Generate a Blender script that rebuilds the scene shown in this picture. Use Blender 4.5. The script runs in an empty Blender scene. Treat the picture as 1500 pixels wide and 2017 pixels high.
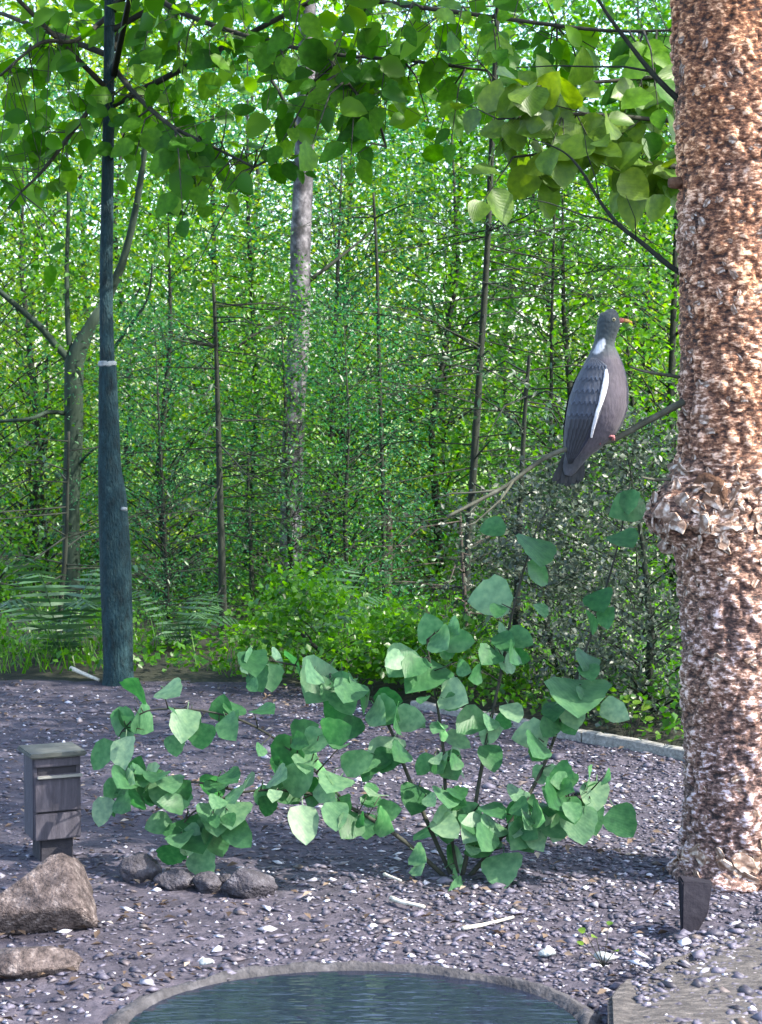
import bpy, math, random
import numpy as np
from mathutils import Vector, Matrix, noise, Euler

R = math.radians
random.seed(7)
rng = np.random.default_rng(11)
scene = bpy.context.scene
col = scene.collection

# ------------------------------------------------------------------ camera
CAM_H = 1.016
FPX = 3700.0                       # focal length in photo pixels (1500 wide)
PITCH = math.atan(208.5 / FPX)     # looking slightly down
cam_data = bpy.data.cameras.new('camera')
cam_data.sensor_fit = 'HORIZONTAL'
cam_data.sensor_width = 36.0
cam_data.lens = 36.0 * FPX / 1500.0
cam_data.clip_start = 0.05
cam_data.clip_end = 2000.0
cam_data.dof.use_dof = True
cam_data.dof.focus_distance = 4.6
cam_data.dof.aperture_fstop = 22.0
cam = bpy.data.objects.new('camera', cam_data)
cam.location = (0, 0, CAM_H)
cam.rotation_euler = (R(90) - PITCH, 0, 0)
col.objects.link(cam)
scene.camera = cam

# ------------------------------------------------------------------ sky, sun, exposure
SUN_EL, SUN_AZ = 48.0, 112.0       # azimuth clockwise from +Y: the sun is to the right of the pine
world = bpy.data.worlds.new('World')
scene.world = world
world.use_nodes = True
wn = world.node_tree.nodes
wl = world.node_tree.links
wn.clear()
wo = wn.new('ShaderNodeOutputWorld')
wb = wn.new('ShaderNodeBackground')
ws = wn.new('ShaderNodeTexSky')
ws.sky_type = 'NISHITA'
ws.sun_disc = False
ws.sun_elevation = R(SUN_EL)
ws.sun_rotation = R(SUN_AZ)
ws.air_density = 1.0
ws.dust_density = 2.0
wb.inputs['Strength'].default_value = 0.15
wl.new(ws.outputs[0], wb.inputs['Color'])
wl.new(wb.outputs[0], wo.inputs['Surface'])
sun_dir = Vector((math.sin(R(SUN_AZ)) * math.cos(R(SUN_EL)), math.cos(R(SUN_AZ)) * math.cos(R(SUN_EL)), math.sin(R(SUN_EL))))
sd = bpy.data.lights.new('sun', 'SUN')
sd.energy = 2.6
sd.angle = R(0.53)
sd.color = (1.0, 0.93, 0.82)
so = bpy.data.objects.new('sun', sd)
so.rotation_euler = (-sun_dir).to_track_quat('-Z', 'Y').to_euler()
col.objects.link(so)
scene.view_settings.view_transform = 'Standard'
scene.view_settings.look = 'None'
scene.view_settings.exposure = 2.35
scene.view_settings.gamma = 1.0
scene.view_settings.use_curve_mapping = False
scene.render.engine = 'CYCLES'
scene.cycles.max_bounces = 4
scene.cycles.diffuse_bounces = 3
scene.cycles.glossy_bounces = 2
scene.cycles.transmission_bounces = 2
scene.cycles.caustics_reflective = False
scene.cycles.caustics_refractive = False
scene.cycles.transparent_max_bounces = 8

# ------------------------------------------------------------------ picture geometry -> world
_fwd = Vector((0, math.cos(PITCH), -math.sin(PITCH)))
_up = Vector((0, math.sin(PITCH), math.cos(PITCH)))
def P(px, py, d):
    """world point seen at photo pixel (px, py), d metres in front (along +Y)"""
    v = Vector((1, 0, 0)) * ((px - 750) / FPX) + _up * ((1008.5 - py) / FPX) + _fwd
    v *= d / v.y
    return Vector((v.x, v.y, v.z + CAM_H))
def G(px, py, z=0.0):
    v = Vector((1, 0, 0)) * ((px - 750) / FPX) + _up * ((1008.5 - py) / FPX) + _fwd
    v *= (z - CAM_H) / v.z
    return Vector((v.x, v.y, z))
def S(px, d):                      # pixels -> metres at depth d
    return px / FPX * d

# ------------------------------------------------------------------ object helpers
def tag(o, label=None, cat=None, group=None, kind=None):
    if label: o['label'] = label
    if cat: o['category'] = cat
    if group: o['group'] = group
    if kind: o['kind'] = kind
    return o
def empty(name, loc=(0, 0, 0), rz=0.0):
    o = bpy.data.objects.new(name, None)
    o.empty_display_size = 0.1
    o.location = loc
    o.rotation_euler = (0, 0, rz)
    col.objects.link(o)
    return o
class MB:
    """collects polygons (lists) with an optional tint per face"""
    def __init__(s):
        s.v = []; s.f = []; s.t = []
    def add(s, vs, fs, tint=0.5):
        b = len(s.v)
        s.v.extend([tuple(p) for p in vs])
        s.f.extend([tuple(i + b for i in f) for f in fs])
        s.t.extend([tint] * len(fs))
    def tube(s, pts, rad, n=6, cap=True, tint=0.5, jitter=0.0):
        pts = [Vector(p) for p in pts]
        vs = []; fs = []
        prev = None
        for i, p in enumerate(pts):
            d = (pts[min(i + 1, len(pts) - 1)] - pts[max(i - 1, 0)])
            if d.length < 1e-9: d = Vector((0, 0, 1))
            d.normalize()
            if prev is None:
                a = d.orthogonal().normalized()
            else:
                a = prev - d * prev.dot(d)
                a = a.normalized() if a.length > 1e-6 else d.orthogonal().normalized()
            prev = a
            b = d.cross(a)
            for k in range(n):
                t = 2 * math.pi * k / n
                r = rad[i] * (1 + (random.uniform(-jitter, jitter) if jitter else 0))
                vs.append(p + a * (math.cos(t) * r) + b * (math.sin(t) * r))
        for i in range(len(pts) - 1):
            for k in range(n):
                k2 = (k + 1) % n
                fs.append((i * n + k, i * n + k2, (i + 1) * n + k2, (i + 1) * n + k))
        if cap:
            fs.append(tuple(range(n))[::-1])
            fs.append(tuple((len(pts) - 1) * n + k for k in range(n)))
        s.add(vs, fs, tint)
    def mesh(s, name, mat, smooth=True):
        me = bpy.data.meshes.new(name)
        me.from_pydata(s.v, [], s.f)
        a = me.attributes.new('tint', 'FLOAT', 'FACE')
        a.data.foreach_set('value', s.t)
        if smooth: me.polygons.foreach_set('use_smooth', [True] * len(me.polygons))
        me.materials.append(mat)
        me.update()
        return me
    def build(s, name, mat, parent=None, smooth=True):
        o = bpy.data.objects.new(name, s.mesh(name, mat, smooth))
        col.objects.link(o)
        if parent: o.parent = parent
        return o
def fast_mesh(name, verts, faces, mat, tint=None, smooth=False):
    """verts (N,3) array, faces (M,k) array of one polygon size"""
    me = bpy.data.meshes.new(name)
    n, (m, k) = len(verts), faces.shape
    me.vertices.add(n); me.vertices.foreach_set('co', np.ascontiguousarray(verts, dtype=np.float32).ravel())
    me.loops.add(m * k); me.loops.foreach_set('vertex_index', np.ascontiguousarray(faces, dtype=np.int32).ravel())
    me.polygons.add(m); me.polygons.foreach_set('loop_start', np.arange(0, m * k, k, dtype=np.int32))
    if smooth: me.polygons.foreach_set('use_smooth', np.ones(m, dtype=bool))
    if tint is not None:
        a = me.attributes.new('tint', 'FLOAT', 'FACE')
        a.data.foreach_set('value', np.ascontiguousarray(tint, dtype=np.float32))
    me.materials.append(mat)
    me.update(calc_edges=True)
    me.validate()
    return me
def link(name, me, parent=None):
    o = bpy.data.objects.new(name, me)
    col.objects.link(o)
    if parent: o.parent = parent
    return o
def copy_thing(o, loc, rz, sc, label=None):
    c = o.copy(); col.objects.link(c)
    c.location = loc; c.rotation_euler = (0, 0, rz); c.scale = (sc, sc, sc)
    if label: c['label'] = label
    for ch in o.children:
        k = ch.copy(); col.objects.link(k); k.parent = c
        k.matrix_parent_inverse = ch.matrix_parent_inverse.copy()
    return c
def unit(a):
    return a / np.maximum(np.linalg.norm(a, axis=1, keepdims=True), 1e-9)
def leaf_cloud(c, size, up_bias=0.7, aspect=0.55, fold=0.25, g=rng):
    """kite-shaped folded leaves (2 triangles each) at centres c"""
    n = len(c)
    nrm = unit(g.normal(size=(n, 3)) * 0.6 + np.array([0, 0, up_bias]))
    dr = g.normal(size=(n, 3)); dr[:, 2] -= 0.35
    dr = unit(dr - nrm * (dr * nrm).sum(1, keepdims=True))
    sd_ = np.cross(nrm, dr)
    L = (size * g.uniform(0.65, 1.3, n))[:, None]
    W = L * aspect * 0.5
    a = c - dr * L * 0.5
    b = c + dr * L * 0.5
    m = c + dr * L * -0.05
    l = m + sd_ * W + nrm * L * fold * 0.4
    r = m - sd_ * W + nrm * L * fold * 0.4
    verts = np.stack([a, l, b, r], 1).reshape(-1, 3)
    i = np.arange(n)[:, None] * 4
    faces = np.concatenate([i + np.array([0, 1, 2]), i + np.array([0, 2, 3])], 1).reshape(-1, 3)
    return verts, faces

# ------------------------------------------------------------------ materials
def nodes_of(name):
    m = bpy.data.materials.new(name)
    m.use_nodes = True
    nt = m.node_tree
    nt.nodes.clear()
    out = nt.nodes.new('ShaderNodeOutputMaterial')
    return m, nt.nodes, nt.links, out
def ramp(nd, stops):
    r = nd.new('ShaderNodeValToRGB')
    e = r.color_ramp.elements
    while len(e) > len(stops): e.remove(e[-1])
    while len(e) < len(stops): e.new(0.5)
    for k, (p, c) in enumerate(stops):
        e[k].position = p
        e[k].color = (c[0], c[1], c[2], 1)
    return r
def leaf_mat(name, stops, rough=0.42, trans=0.35, spec=0.5, obj_random=False, veins=False):
    m, nd, ln, out = nodes_of(name)
    if obj_random:
        src = nd.new('ShaderNodeObjectInfo').outputs['Random']
    else:
        at = nd.new('ShaderNodeAttribute'); at.attribute_name = 'tint'; src = at.outputs['Fac']
    r = ramp(nd, stops)
    ln.new(src, r.inputs[0])
    colr = r.outputs[0]
    pr = nd.new('ShaderNodeBsdfPrincipled')
    pr.inputs['Roughness'].default_value = rough
    pr.inputs['Specular IOR Level'].default_value = spec
    tr = nd.new('ShaderNodeBsdfTranslucent')
    if veins:
        tc = nd.new('ShaderNodeTexCoord')
        nz = nd.new('ShaderNodeTexNoise'); nz.inputs['Scale'].default_value = 4.5; nz.inputs['Detail'].default_value = 5
        ln.new(tc.outputs['Object'], nz.inputs['Vector'])
        wv = nd.new('ShaderNodeTexWave'); wv.wave_type = 'BANDS'; wv.bands_direction = 'DIAGONAL'
        wv.inputs['Scale'].default_value = 7; wv.inputs['Distortion'].default_value = 4
        ln.new(tc.outputs['Object'], wv.inputs['Vector'])
        mx = nd.new('ShaderNodeMixRGB'); mx.blend_type = 'MULTIPLY'; mx.inputs[0].default_value = 0.85
        r2 = ramp(nd, [(0.32, (0.55, 0.62, 0.6)), (0.5, (0.95, 0.98, 0.9)), (0.7, (1.45, 1.3, 1.1))])
        ln.new(nz.outputs[0], r2.inputs[0])
        ln.new(colr, mx.inputs[1]); ln.new(r2.outputs[0], mx.inputs[2])
        colr = mx.outputs[0]
        bp = nd.new('ShaderNodeBump'); bp.inputs['Strength'].default_value = 0.07; bp.inputs['Distance'].default_value = 0.02
        ln.new(wv.outputs[0], bp.inputs['Height']); ln.new(bp.outputs[0], pr.inputs['Normal'])
    hs = nd.new('ShaderNodeHueSaturation')
    hs.inputs['Hue'].default_value = 0.485; hs.inputs['Saturation'].default_value = 1.15; hs.inputs['Value'].default_value = 1.9
    ln.new(colr, hs.inputs['Color'])
    ln.new(colr, pr.inputs['Base Color']); ln.new(hs.outputs[0], tr.inputs['Color'])
    ms = nd.new('ShaderNodeMixShader'); ms.inputs[0].default_value = trans
    ln.new(pr.outputs[0], ms.inputs[1]); ln.new(tr.outputs[0], ms.inputs[2])
    ln.new(ms.outputs[0], out.inputs['Surface'])
    return m
def noise_mat(name, stops, scale=8, detail=6, rough=0.85, bump=0.5, dist=0.01, stretch=(1, 1, 1), tint=None, spec=0.3, bump_scale=None, distort=0.0):
    m, nd, ln, out = nodes_of(name)
    tc = nd.new('ShaderNodeTexCoord')
    mp = nd.new('ShaderNodeMapping'); mp.inputs['Scale'].default_value = stretch
    ln.new(tc.outputs['Object'], mp.inputs['Vector'])
    nz = nd.new('ShaderNodeTexNoise'); nz.inputs['Scale'].default_value = scale; nz.inputs['Detail'].default_value = detail
    nz.inputs['Roughness'].default_value = 0.65; nz.inputs['Distortion'].default_value = distort
    ln.new(mp.outputs[0], nz.inputs['Vector'])
    r = ramp(nd, stops)
    ln.new(nz.outputs[0], r.inputs[0])
    c = r.outputs[0]
    if tint:
        at = nd.new('ShaderNodeAttribute'); at.attribute_name = 'tint'
        rt = ramp(nd, tint)
        ln.new(at.outputs['Fac'], rt.inputs[0])
        mx = nd.new('ShaderNodeMixRGB'); mx.blend_type = 'MULTIPLY'; mx.inputs[0].default_value = 1
        ln.new(c, mx.inputs[1]); ln.new(rt.outputs[0], mx.inputs[2])
        c = mx.outputs[0]
    pr = nd.new('ShaderNodeBsdfPrincipled')
    pr.inputs['Roughness'].default_value = rough
    pr.inputs['Specular IOR Level'].default_value = spec
    ln.new(c, pr.inputs['Base Color'])
    n2 = nd.new('ShaderNodeTexNoise'); n2.inputs['Scale'].default_value = bump_scale or scale * 3; n2.inputs['Detail'].default_value = 5
    ln.new(mp.outputs[0], n2.inputs['Vector'])
    bp = nd.new('ShaderNodeBump'); bp.inputs['Strength'].default_value = bump; bp.inputs['Distance'].default_value = dist
    ln.new(n2.outputs[0], bp.inputs['Height']); ln.new(bp.outputs[0], pr.inputs['Normal'])
    ln.new(pr.outputs[0], out.inputs['Surface'])
    return m

M = {}
M['soil'] = noise_mat('soil', [(0.3, (0.023, 0.020, 0.028)), (0.5, (0.048, 0.043, 0.058)), (0.68, (0.078, 0.069, 0.088)), (0.8, (0.13, 0.116, 0.145))], scale=14, bump=0.8, dist=0.02, rough=0.9)
M['forest_floor'] = noise_mat('forest_floor', [(0.3, (0.008, 0.010, 0.006)), (0.6, (0.022, 0.024, 0.015)), (0.8, (0.045, 0.038, 0.026))], scale=4, bump=0.8, dist=0.03)
M['meadow'] = noise_mat('meadow', [(0.3, (0.10, 0.17, 0.035)), (0.6, (0.15, 0.25, 0.05)), (0.8, (0.20, 0.30, 0.08))], scale=3, bump=0.8, dist=0.03)
M['gravel'] = noise_mat('gravel', [(0.3, (0.75, 0.75, 0.78)), (0.7, (1, 1, 1))], scale=60, bump=0.4, dist=0.002, rough=0.6, spec=0.5,
    tint=[(0.0, (0.020, 0.018, 0.026)), (0.45, (0.058, 0.053, 0.076)), (0.72, (0.125, 0.115, 0.155)), (0.80, (0.09, 0.065, 0.05)), (0.88, (0.26, 0.25, 0.29)), (1.0, (0.55, 0.54, 0.60))])
M['boulder'] = noise_mat('boulder', [(0.30, (0.018, 0.014, 0.014)), (0.45, (0.066, 0.051, 0.049)), (0.58, (0.12, 0.096, 0.092)), (0.72, (0.27, 0.235, 0.225))], scale=55, bump=1.0, dist=0.012)
M['greystone'] = noise_mat('greystone', [(0.3, (0.025, 0.023, 0.028)), (0.55, (0.06, 0.055, 0.066)), (0.75, (0.15, 0.145, 0.165))], scale=45, bump=1.0, dist=0.01)
M['dark_wedge'] = noise_mat('dark_wedge', [(0.3, (0.010, 0.009, 0.013)), (0.6, (0.018, 0.017, 0.023)), (0.8, (0.035, 0.033, 0.040))], scale=24, bump=0.6, dist=0.006, rough=0.9, spec=0.1)
M['slab'] = noise_mat('slab', [(0.25, (0.025, 0.022, 0.022)), (0.45, (0.06, 0.054, 0.052)), (0.6, (0.10, 0.09, 0.085)), (0.78, (0.20, 0.18, 0.17))], scale=40, bump=1.0, dist=0.010, stretch=(0.6, 1.8, 1))
M['basin'] = noise_mat('basin', [(0.3, (0.026, 0.025, 0.028)), (0.55, (0.055, 0.053, 0.058)), (0.78, (0.12, 0.115, 0.125))], scale=32, bump=0.8, dist=0.008, rough=0.85)
M['timber'] = noise_mat('timber', [(0.3, (0.12, 0.118, 0.105)), (0.55, (0.26, 0.255, 0.235)), (0.78, (0.42, 0.41, 0.38))], scale=7, stretch=(1, 14, 14), bump=0.5, dist=0.004)
M['boxwood'] = noise_mat('boxwood', [(0.3, (0.040, 0.037, 0.048)), (0.55, (0.062, 0.057, 0.073)), (0.78, (0.10, 0.092, 0.11))], scale=18, stretch=(6, 6, 1), bump=0.35, dist=0.003, rough=0.75)
M['boxcap'] = noise_mat('boxcap', [(0.3, (0.05, 0.054, 0.048)), (0.6, (0.085, 0.09, 0.08)), (0.8, (0.16, 0.165, 0.15))], scale=20, bump=0.4, dist=0.003)
M['dark'] = noise_mat('dark', [(0.3, (0.018, 0.017, 0.022)), (0.7, (0.035, 0.033, 0.042))], scale=12)
M['dark_bark'] = noise_mat('dark_bark', [(0.3, (0.003, 0.012, 0.014)), (0.52, (0.007, 0.030, 0.037)), (0.78, (0.022, 0.060, 0.072))], scale=22, stretch=(2.2, 2.2, 0.7), bump=1.0, dist=0.012, rough=0.8)
M['grey_bark'] = noise_mat('grey_bark', [(0.3, (0.008, 0.017, 0.010)), (0.55, (0.018, 0.034, 0.022)), (0.78, (0.04, 0.06, 0.042))], scale=9, stretch=(2.2, 2.2, 0.5), bump=0.5, dist=0.006)
M['twig_bark'] = noise_mat('twig_bark', [(0.3, (0.015, 0.017, 0.012)), (0.7, (0.045, 0.046, 0.034))], scale=20, bump=0.4, dist=0.003)
M['stem_bark'] = noise_mat('stem_bark', [(0.3, (0.007, 0.011, 0.007)), (0.7, (0.024, 0.030, 0.021))], scale=20, stretch=(2, 2, 0.6), bump=0.5, dist=0.004)
M['brown_bark'] = noise_mat('brown_bark', [(0.3, (0.030, 0.024, 0.020)), (0.7, (0.085, 0.068, 0.058))], scale=14, stretch=(2, 2, 0.6), bump=0.6, dist=0.006)
M['perch_bark'] = noise_mat('perch_bark', [(0.3, (0.03, 0.034, 0.022)), (0.55, (0.08, 0.082, 0.060)), (0.75, (0.17, 0.165, 0.135))], scale=30, bump=0.5, dist=0.003)
M['pale_band'] = noise_mat('pale_band', [(0.3, (0.16, 0.18, 0.185)), (0.7, (0.38, 0.41, 0.41))], scale=30)
M['pale_wood'] = noise_mat('pale_wood', [(0.3, (0.42, 0.38, 0.30)), (0.7, (0.72, 0.68, 0.58))], scale=20, stretch=(1, 8, 8), bump=0.4, dist=0.003)
M['cut_wood'] = noise_mat('cut_wood', [(0.3, (0.05, 0.024, 0.014)), (0.55, (0.12, 0.062, 0.036)), (0.8, (0.22, 0.13, 0.08))], scale=30, bump=1.0, dist=0.008)

def pine_bark_mat():
    m, nd, ln, out = nodes_of('pine_bark')
    tc = nd.new('ShaderNodeTexCoord')
    at = nd.new('ShaderNodeAttribute'); at.attribute_name = 'relief'
    nz = nd.new('ShaderNodeTexNoise'); nz.inputs['Scale'].default_value = 85; nz.inputs['Detail'].default_value = 4; nz.inputs['Roughness'].default_value = 0.7
    mp = nd.new('ShaderNodeMapping'); mp.inputs['Scale'].default_value = (0.8, 0.8, 1.7)
    ln.new(tc.outputs['Object'], mp.inputs['Vector']); ln.new(mp.outputs[0], nz.inputs['Vector'])
    r = ramp(nd, [(0.35, (0.014, 0.008, 0.008)), (0.43, (0.066, 0.035, 0.026)), (0.52, (0.18, 0.103, 0.068)), (0.59, (0.35, 0.24, 0.18)), (0.655, (0.68, 0.58, 0.52))])
    ad = nd.new('ShaderNodeMath'); ad.operation = 'MULTIPLY_ADD'; ad.inputs[1].default_value = 0.30; 
    ln.new(at.outputs['Fac'], ad.inputs[0])
    sb = nd.new('ShaderNodeMath'); sb.operation = 'SUBTRACT'; sb.inputs[1].default_value = 0.13
    ln.new(nz.outputs[0], sb.inputs[0]); ln.new(sb.outputs[0], ad.inputs[2])
    ln.new(ad.outputs[0], r.inputs[0])
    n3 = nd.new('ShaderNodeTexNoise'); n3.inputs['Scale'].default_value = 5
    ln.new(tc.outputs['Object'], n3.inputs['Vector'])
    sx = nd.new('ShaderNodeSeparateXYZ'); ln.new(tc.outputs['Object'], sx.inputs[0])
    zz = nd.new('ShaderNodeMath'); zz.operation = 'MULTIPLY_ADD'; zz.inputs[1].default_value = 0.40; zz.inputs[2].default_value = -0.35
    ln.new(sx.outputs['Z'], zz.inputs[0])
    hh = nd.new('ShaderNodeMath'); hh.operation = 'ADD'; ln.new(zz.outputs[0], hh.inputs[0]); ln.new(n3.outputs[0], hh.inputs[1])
    r3 = ramp(nd, [(0.15, (0.95, 0.92, 1.08)), (0.5, (1.15, 1.0, 0.92)), (0.85, (1.45, 0.98, 0.62))])  # more orange with height: bark tone plus warm sunlight put into the colour
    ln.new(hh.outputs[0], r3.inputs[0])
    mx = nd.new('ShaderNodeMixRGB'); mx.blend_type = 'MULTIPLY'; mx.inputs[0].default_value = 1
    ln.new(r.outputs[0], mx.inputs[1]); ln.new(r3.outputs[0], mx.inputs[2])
    pr = nd.new('ShaderNodeBsdfPrincipled'); pr.inputs['Roughness'].default_value = 0.7
    ln.new(mx.outputs[0], pr.inputs['Base Color'])
    bp = nd.new('ShaderNodeBump'); bp.inputs['Strength'].default_value = 0.9; bp.inputs['Distance'].default_value = 0.006
    ln.new(nz.outputs[0], bp.inputs['Height']); ln.new(bp.outputs[0], pr.inputs['Normal'])
    ln.new(pr.outputs[0], out.inputs['Surface'])
    return m
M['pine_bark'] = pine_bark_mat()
M['flake'] = noise_mat('bark_flake', [(0.36, (0.10, 0.06, 0.042)), (0.48, (0.22, 0.14, 0.10)), (0.56, (0.42, 0.33, 0.27)), (0.66, (0.68, 0.61, 0.56))], scale=1.6, bump=0.5, dist=0.003,
    rough=0.6)
def birch_mat():
    m, nd, ln, out = nodes_of('birch_bark')
    tc = nd.new('ShaderNodeTexCoord')
    mp = nd.new('ShaderNodeMapping'); mp.inputs['Scale'].default_value = (5, 5, 4.2)
    ln.new(tc.outputs['Object'], mp.inputs['Vector'])
    nz = nd.new('ShaderNodeTexNoise'); nz.inputs['Scale'].default_value = 3; nz.inputs['Detail'].default_value = 5; nz.inputs['Roughness'].default_value = 0.7
    ln.new(mp.outputs[0], nz.inputs['Vector'])
    r = ramp(nd, [(0.36, (0.010, 0.010, 0.012)), (0.47, (0.05, 0.047, 0.055)), (0.57, (0.14, 0.132, 0.15)), (0.70, (0.34, 0.33, 0.35))])
    ln.new(nz.outputs[0], r.inputs[0])
    pr = nd.new('ShaderNodeBsdfPrincipled'); pr.inputs['Roughness'].default_value = 0.65
    ln.new(r.outputs[0], pr.inputs['Base Color'])
    ln.new(pr.outputs[0], out.inputs['Surface'])
    return m
M['birch'] = birch_mat()
def water_mat():
    m, nd, ln, out = nodes_of('water')
    pr = nd.new('ShaderNodeBsdfPrincipled')
    pr.inputs['Base Color'].default_value = (0.010, 0.014, 0.026, 1)
    pr.inputs['Roughness'].default_value = 0.04
    pr.inputs['IOR'].default_value = 1.333
    tc = nd.new('ShaderNodeTexCoord')
    nz = nd.new('ShaderNodeTexNoise'); nz.inputs['Scale'].default_value = 22
    mp = nd.new('ShaderNodeMapping'); mp.inputs['Scale'].default_value = (0.5, 2, 1)
    ln.new(tc.outputs['Object'], mp.inputs['Vector']); ln.new(mp.outputs[0], nz.inputs['Vector'])
    bp = nd.new('ShaderNodeBump'); bp.inputs['Strength'].default_value = 0.22; bp.inputs['Distance'].default_value = 0.01
    ln.new(nz.outputs[0], bp.inputs['Height']); ln.new(bp.outputs[0], pr.inputs['Normal'])
    ln.new(pr.outputs[0], out.inputs['Surface'])
    return m
M['water'] = water_mat()
GREEN = [(0.0, (0.017, 0.080, 0.007)), (0.5, (0.044, 0.155, 0.014)), (1.0, (0.10, 0.24, 0.028))]
SUNLITG = [(0.0, (0.060, 0.145, 0.006)), (0.5, (0.115, 0.230, 0.009)), (1.0, (0.22, 0.32, 0.018))]  # sun patches in the wood, put into the leaf colour as yellow green
BLUEG = [(0.0, (0.016, 0.080, 0.034)), (0.5, (0.036, 0.150, 0.064)), (1.0, (0.080, 0.225, 0.105))]
M['leaf_green'] = leaf_mat('leaf_green', GREEN, rough=0.33, spec=0.45, trans=0.5)
M['leaf_sunlit'] = leaf_mat('leaf_sunlit', SUNLITG, rough=0.33, spec=0.4, trans=0.52)
M['leaf_blue'] = leaf_mat('leaf_blue', BLUEG, rough=0.33, spec=0.45, trans=0.46)
M['leaf_dark'] = leaf_mat('leaf_dark', [(0.0, (0.016, 0.032, 0.016)), (0.5, (0.035, 0.055, 0.032)), (1.0, (0.085, 0.11, 0.075))], trans=0.2)
M['needle'] = leaf_mat('needle', [(0.0, (0.016, 0.045, 0.020)), (0.5, (0.032, 0.085, 0.034)), (1.0, (0.065, 0.14, 0.055))], trans=0.2)
M['bough_leaf'] = leaf_mat('bough_leaf', [(0.0, (0.018, 0.085, 0.006)), (0.5, (0.040, 0.145, 0.010)), (1.0, (0.10, 0.225, 0.020))], obj_random=True, veins=True, trans=0.5, spec=0.2)
M['bough_leaf_mass'] = leaf_mat('bough_leaf_mass', [(0.0, (0.018, 0.085, 0.006)), (0.5, (0.040, 0.145, 0.010)), (1.0, (0.10, 0.225, 0.020))], trans=0.5, spec=0.2)
M['lime_leaf'] = leaf_mat('lime_leaf', [(0.0, (0.055, 0.125, 0.012)), (0.6, (0.085, 0.170, 0.016)), (1.0, (0.13, 0.215, 0.024))], obj_random=True, veins=True, trans=0.4)
M['shrub_leaf'] = leaf_mat('shrub_leaf', [(0.0, (0.028, 0.105, 0.038)), (0.4, (0.058, 0.160, 0.070)), (0.8, (0.11, 0.225, 0.125)), (1.0, (0.20, 0.31, 0.20))], obj_random=True, veins=True, trans=0.5, rough=0.45, spec=0.35)

# ================================================================== GROUND
BASIN_C = Vector((-0.045, 3.03, 0)); BASIN_RX, BASIN_RY = 0.395, 0.325
def ground_z(x, y):
    z = 0.012 * noise.noise(Vector((x * 1.7, y * 1.7, 3.1))) + 0.006 * noise.noise(Vector((x * 6, y * 6, 1.0)))
    q = math.sqrt(((x - BASIN_C.x) / BASIN_RX) ** 2 + ((y - BASIN_C.y) / BASIN_RY) ** 2)
    return z - 0.07 * min(max((1.0 - q) / 0.12, 0), 1)
EDGE_A = G(1345, 1497); EDGE_B = G(880, 1410)
edge_dir = (EDGE_B - EDGE_A).normalized()
edge_n = Vector((-edge_dir.y, edge_dir.x, 0))
if edge_n.y < 0: edge_n = -edge_n                     # points towards the wood
EX = [-40.0, -2.2, -0.35, EDGE_B.x, EDGE_A.x, EDGE_A.x + 1.2, 40.0]
EY = [10.0, 7.05, 6.74, EDGE_B.y, EDGE_A.y, EDGE_A.y - 1.2 * (EDGE_B.y - EDGE_A.y) / (EDGE_A.x - EDGE_B.x), -30.0]
def edge_dist(x, y):                                  # > 0 on the wood's side of the bed's back edge
    yb = float(np.interp(x, EX, EY))
    return (y - yb) * (0.65 if x > -0.35 else 0.98)
# one sheet to the horizon: fine near the camera, coarse beyond
xs = np.concatenate([[-400, -120, -40, -15, -7], np.linspace(-3.6, 3.6, 150), [7, 15, 40, 120, 400]])
ys = np.concatenate([[-200, -40, -8, 0, 1.2], np.linspace(2.0, 9.5, 150), np.linspace(10, 24, 40), [30, 45, 80, 200, 600]])
gv = []; mats_idx = []
for y in ys:
    for x in xs:
        z = ground_z(x, y) if (abs(x) < 4 and 1 < y < 10) else 0.0
        e = edge_dist(x, y)
        if e > 0.06 and y < 60:
            z += 0.03 * min((e - 0.06) / 0.3, 1) + 0.04 * noise.noise(Vector((x * 0.8, y * 0.8, 9)))
        gv.append((x, y, z))
nx, ny = len(xs), len(ys)
gf = [(j * nx + i, j * nx + i + 1, (j + 1) * nx + i + 1, (j + 1) * nx + i) for j in range(ny - 1) for i in range(nx - 1)]
me = bpy.data.meshes.new('ground'); me.from_pydata(gv, [], gf)
me.materials.append(M['soil']); me.materials.append(M['forest_floor']); me.materials.append(M['meadow'])
for p in me.polygons:
    p.use_smooth = True
    c = p.center
    p.material_index = (2 if c.y > 23 else 1) if (edge_dist(c.x, c.y) > 0.055) else 0
ground = link('ground', me)
tag(ground, 'dark purple grey soil of the gravel bed and shaded woodland floor', kind='structure')

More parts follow.
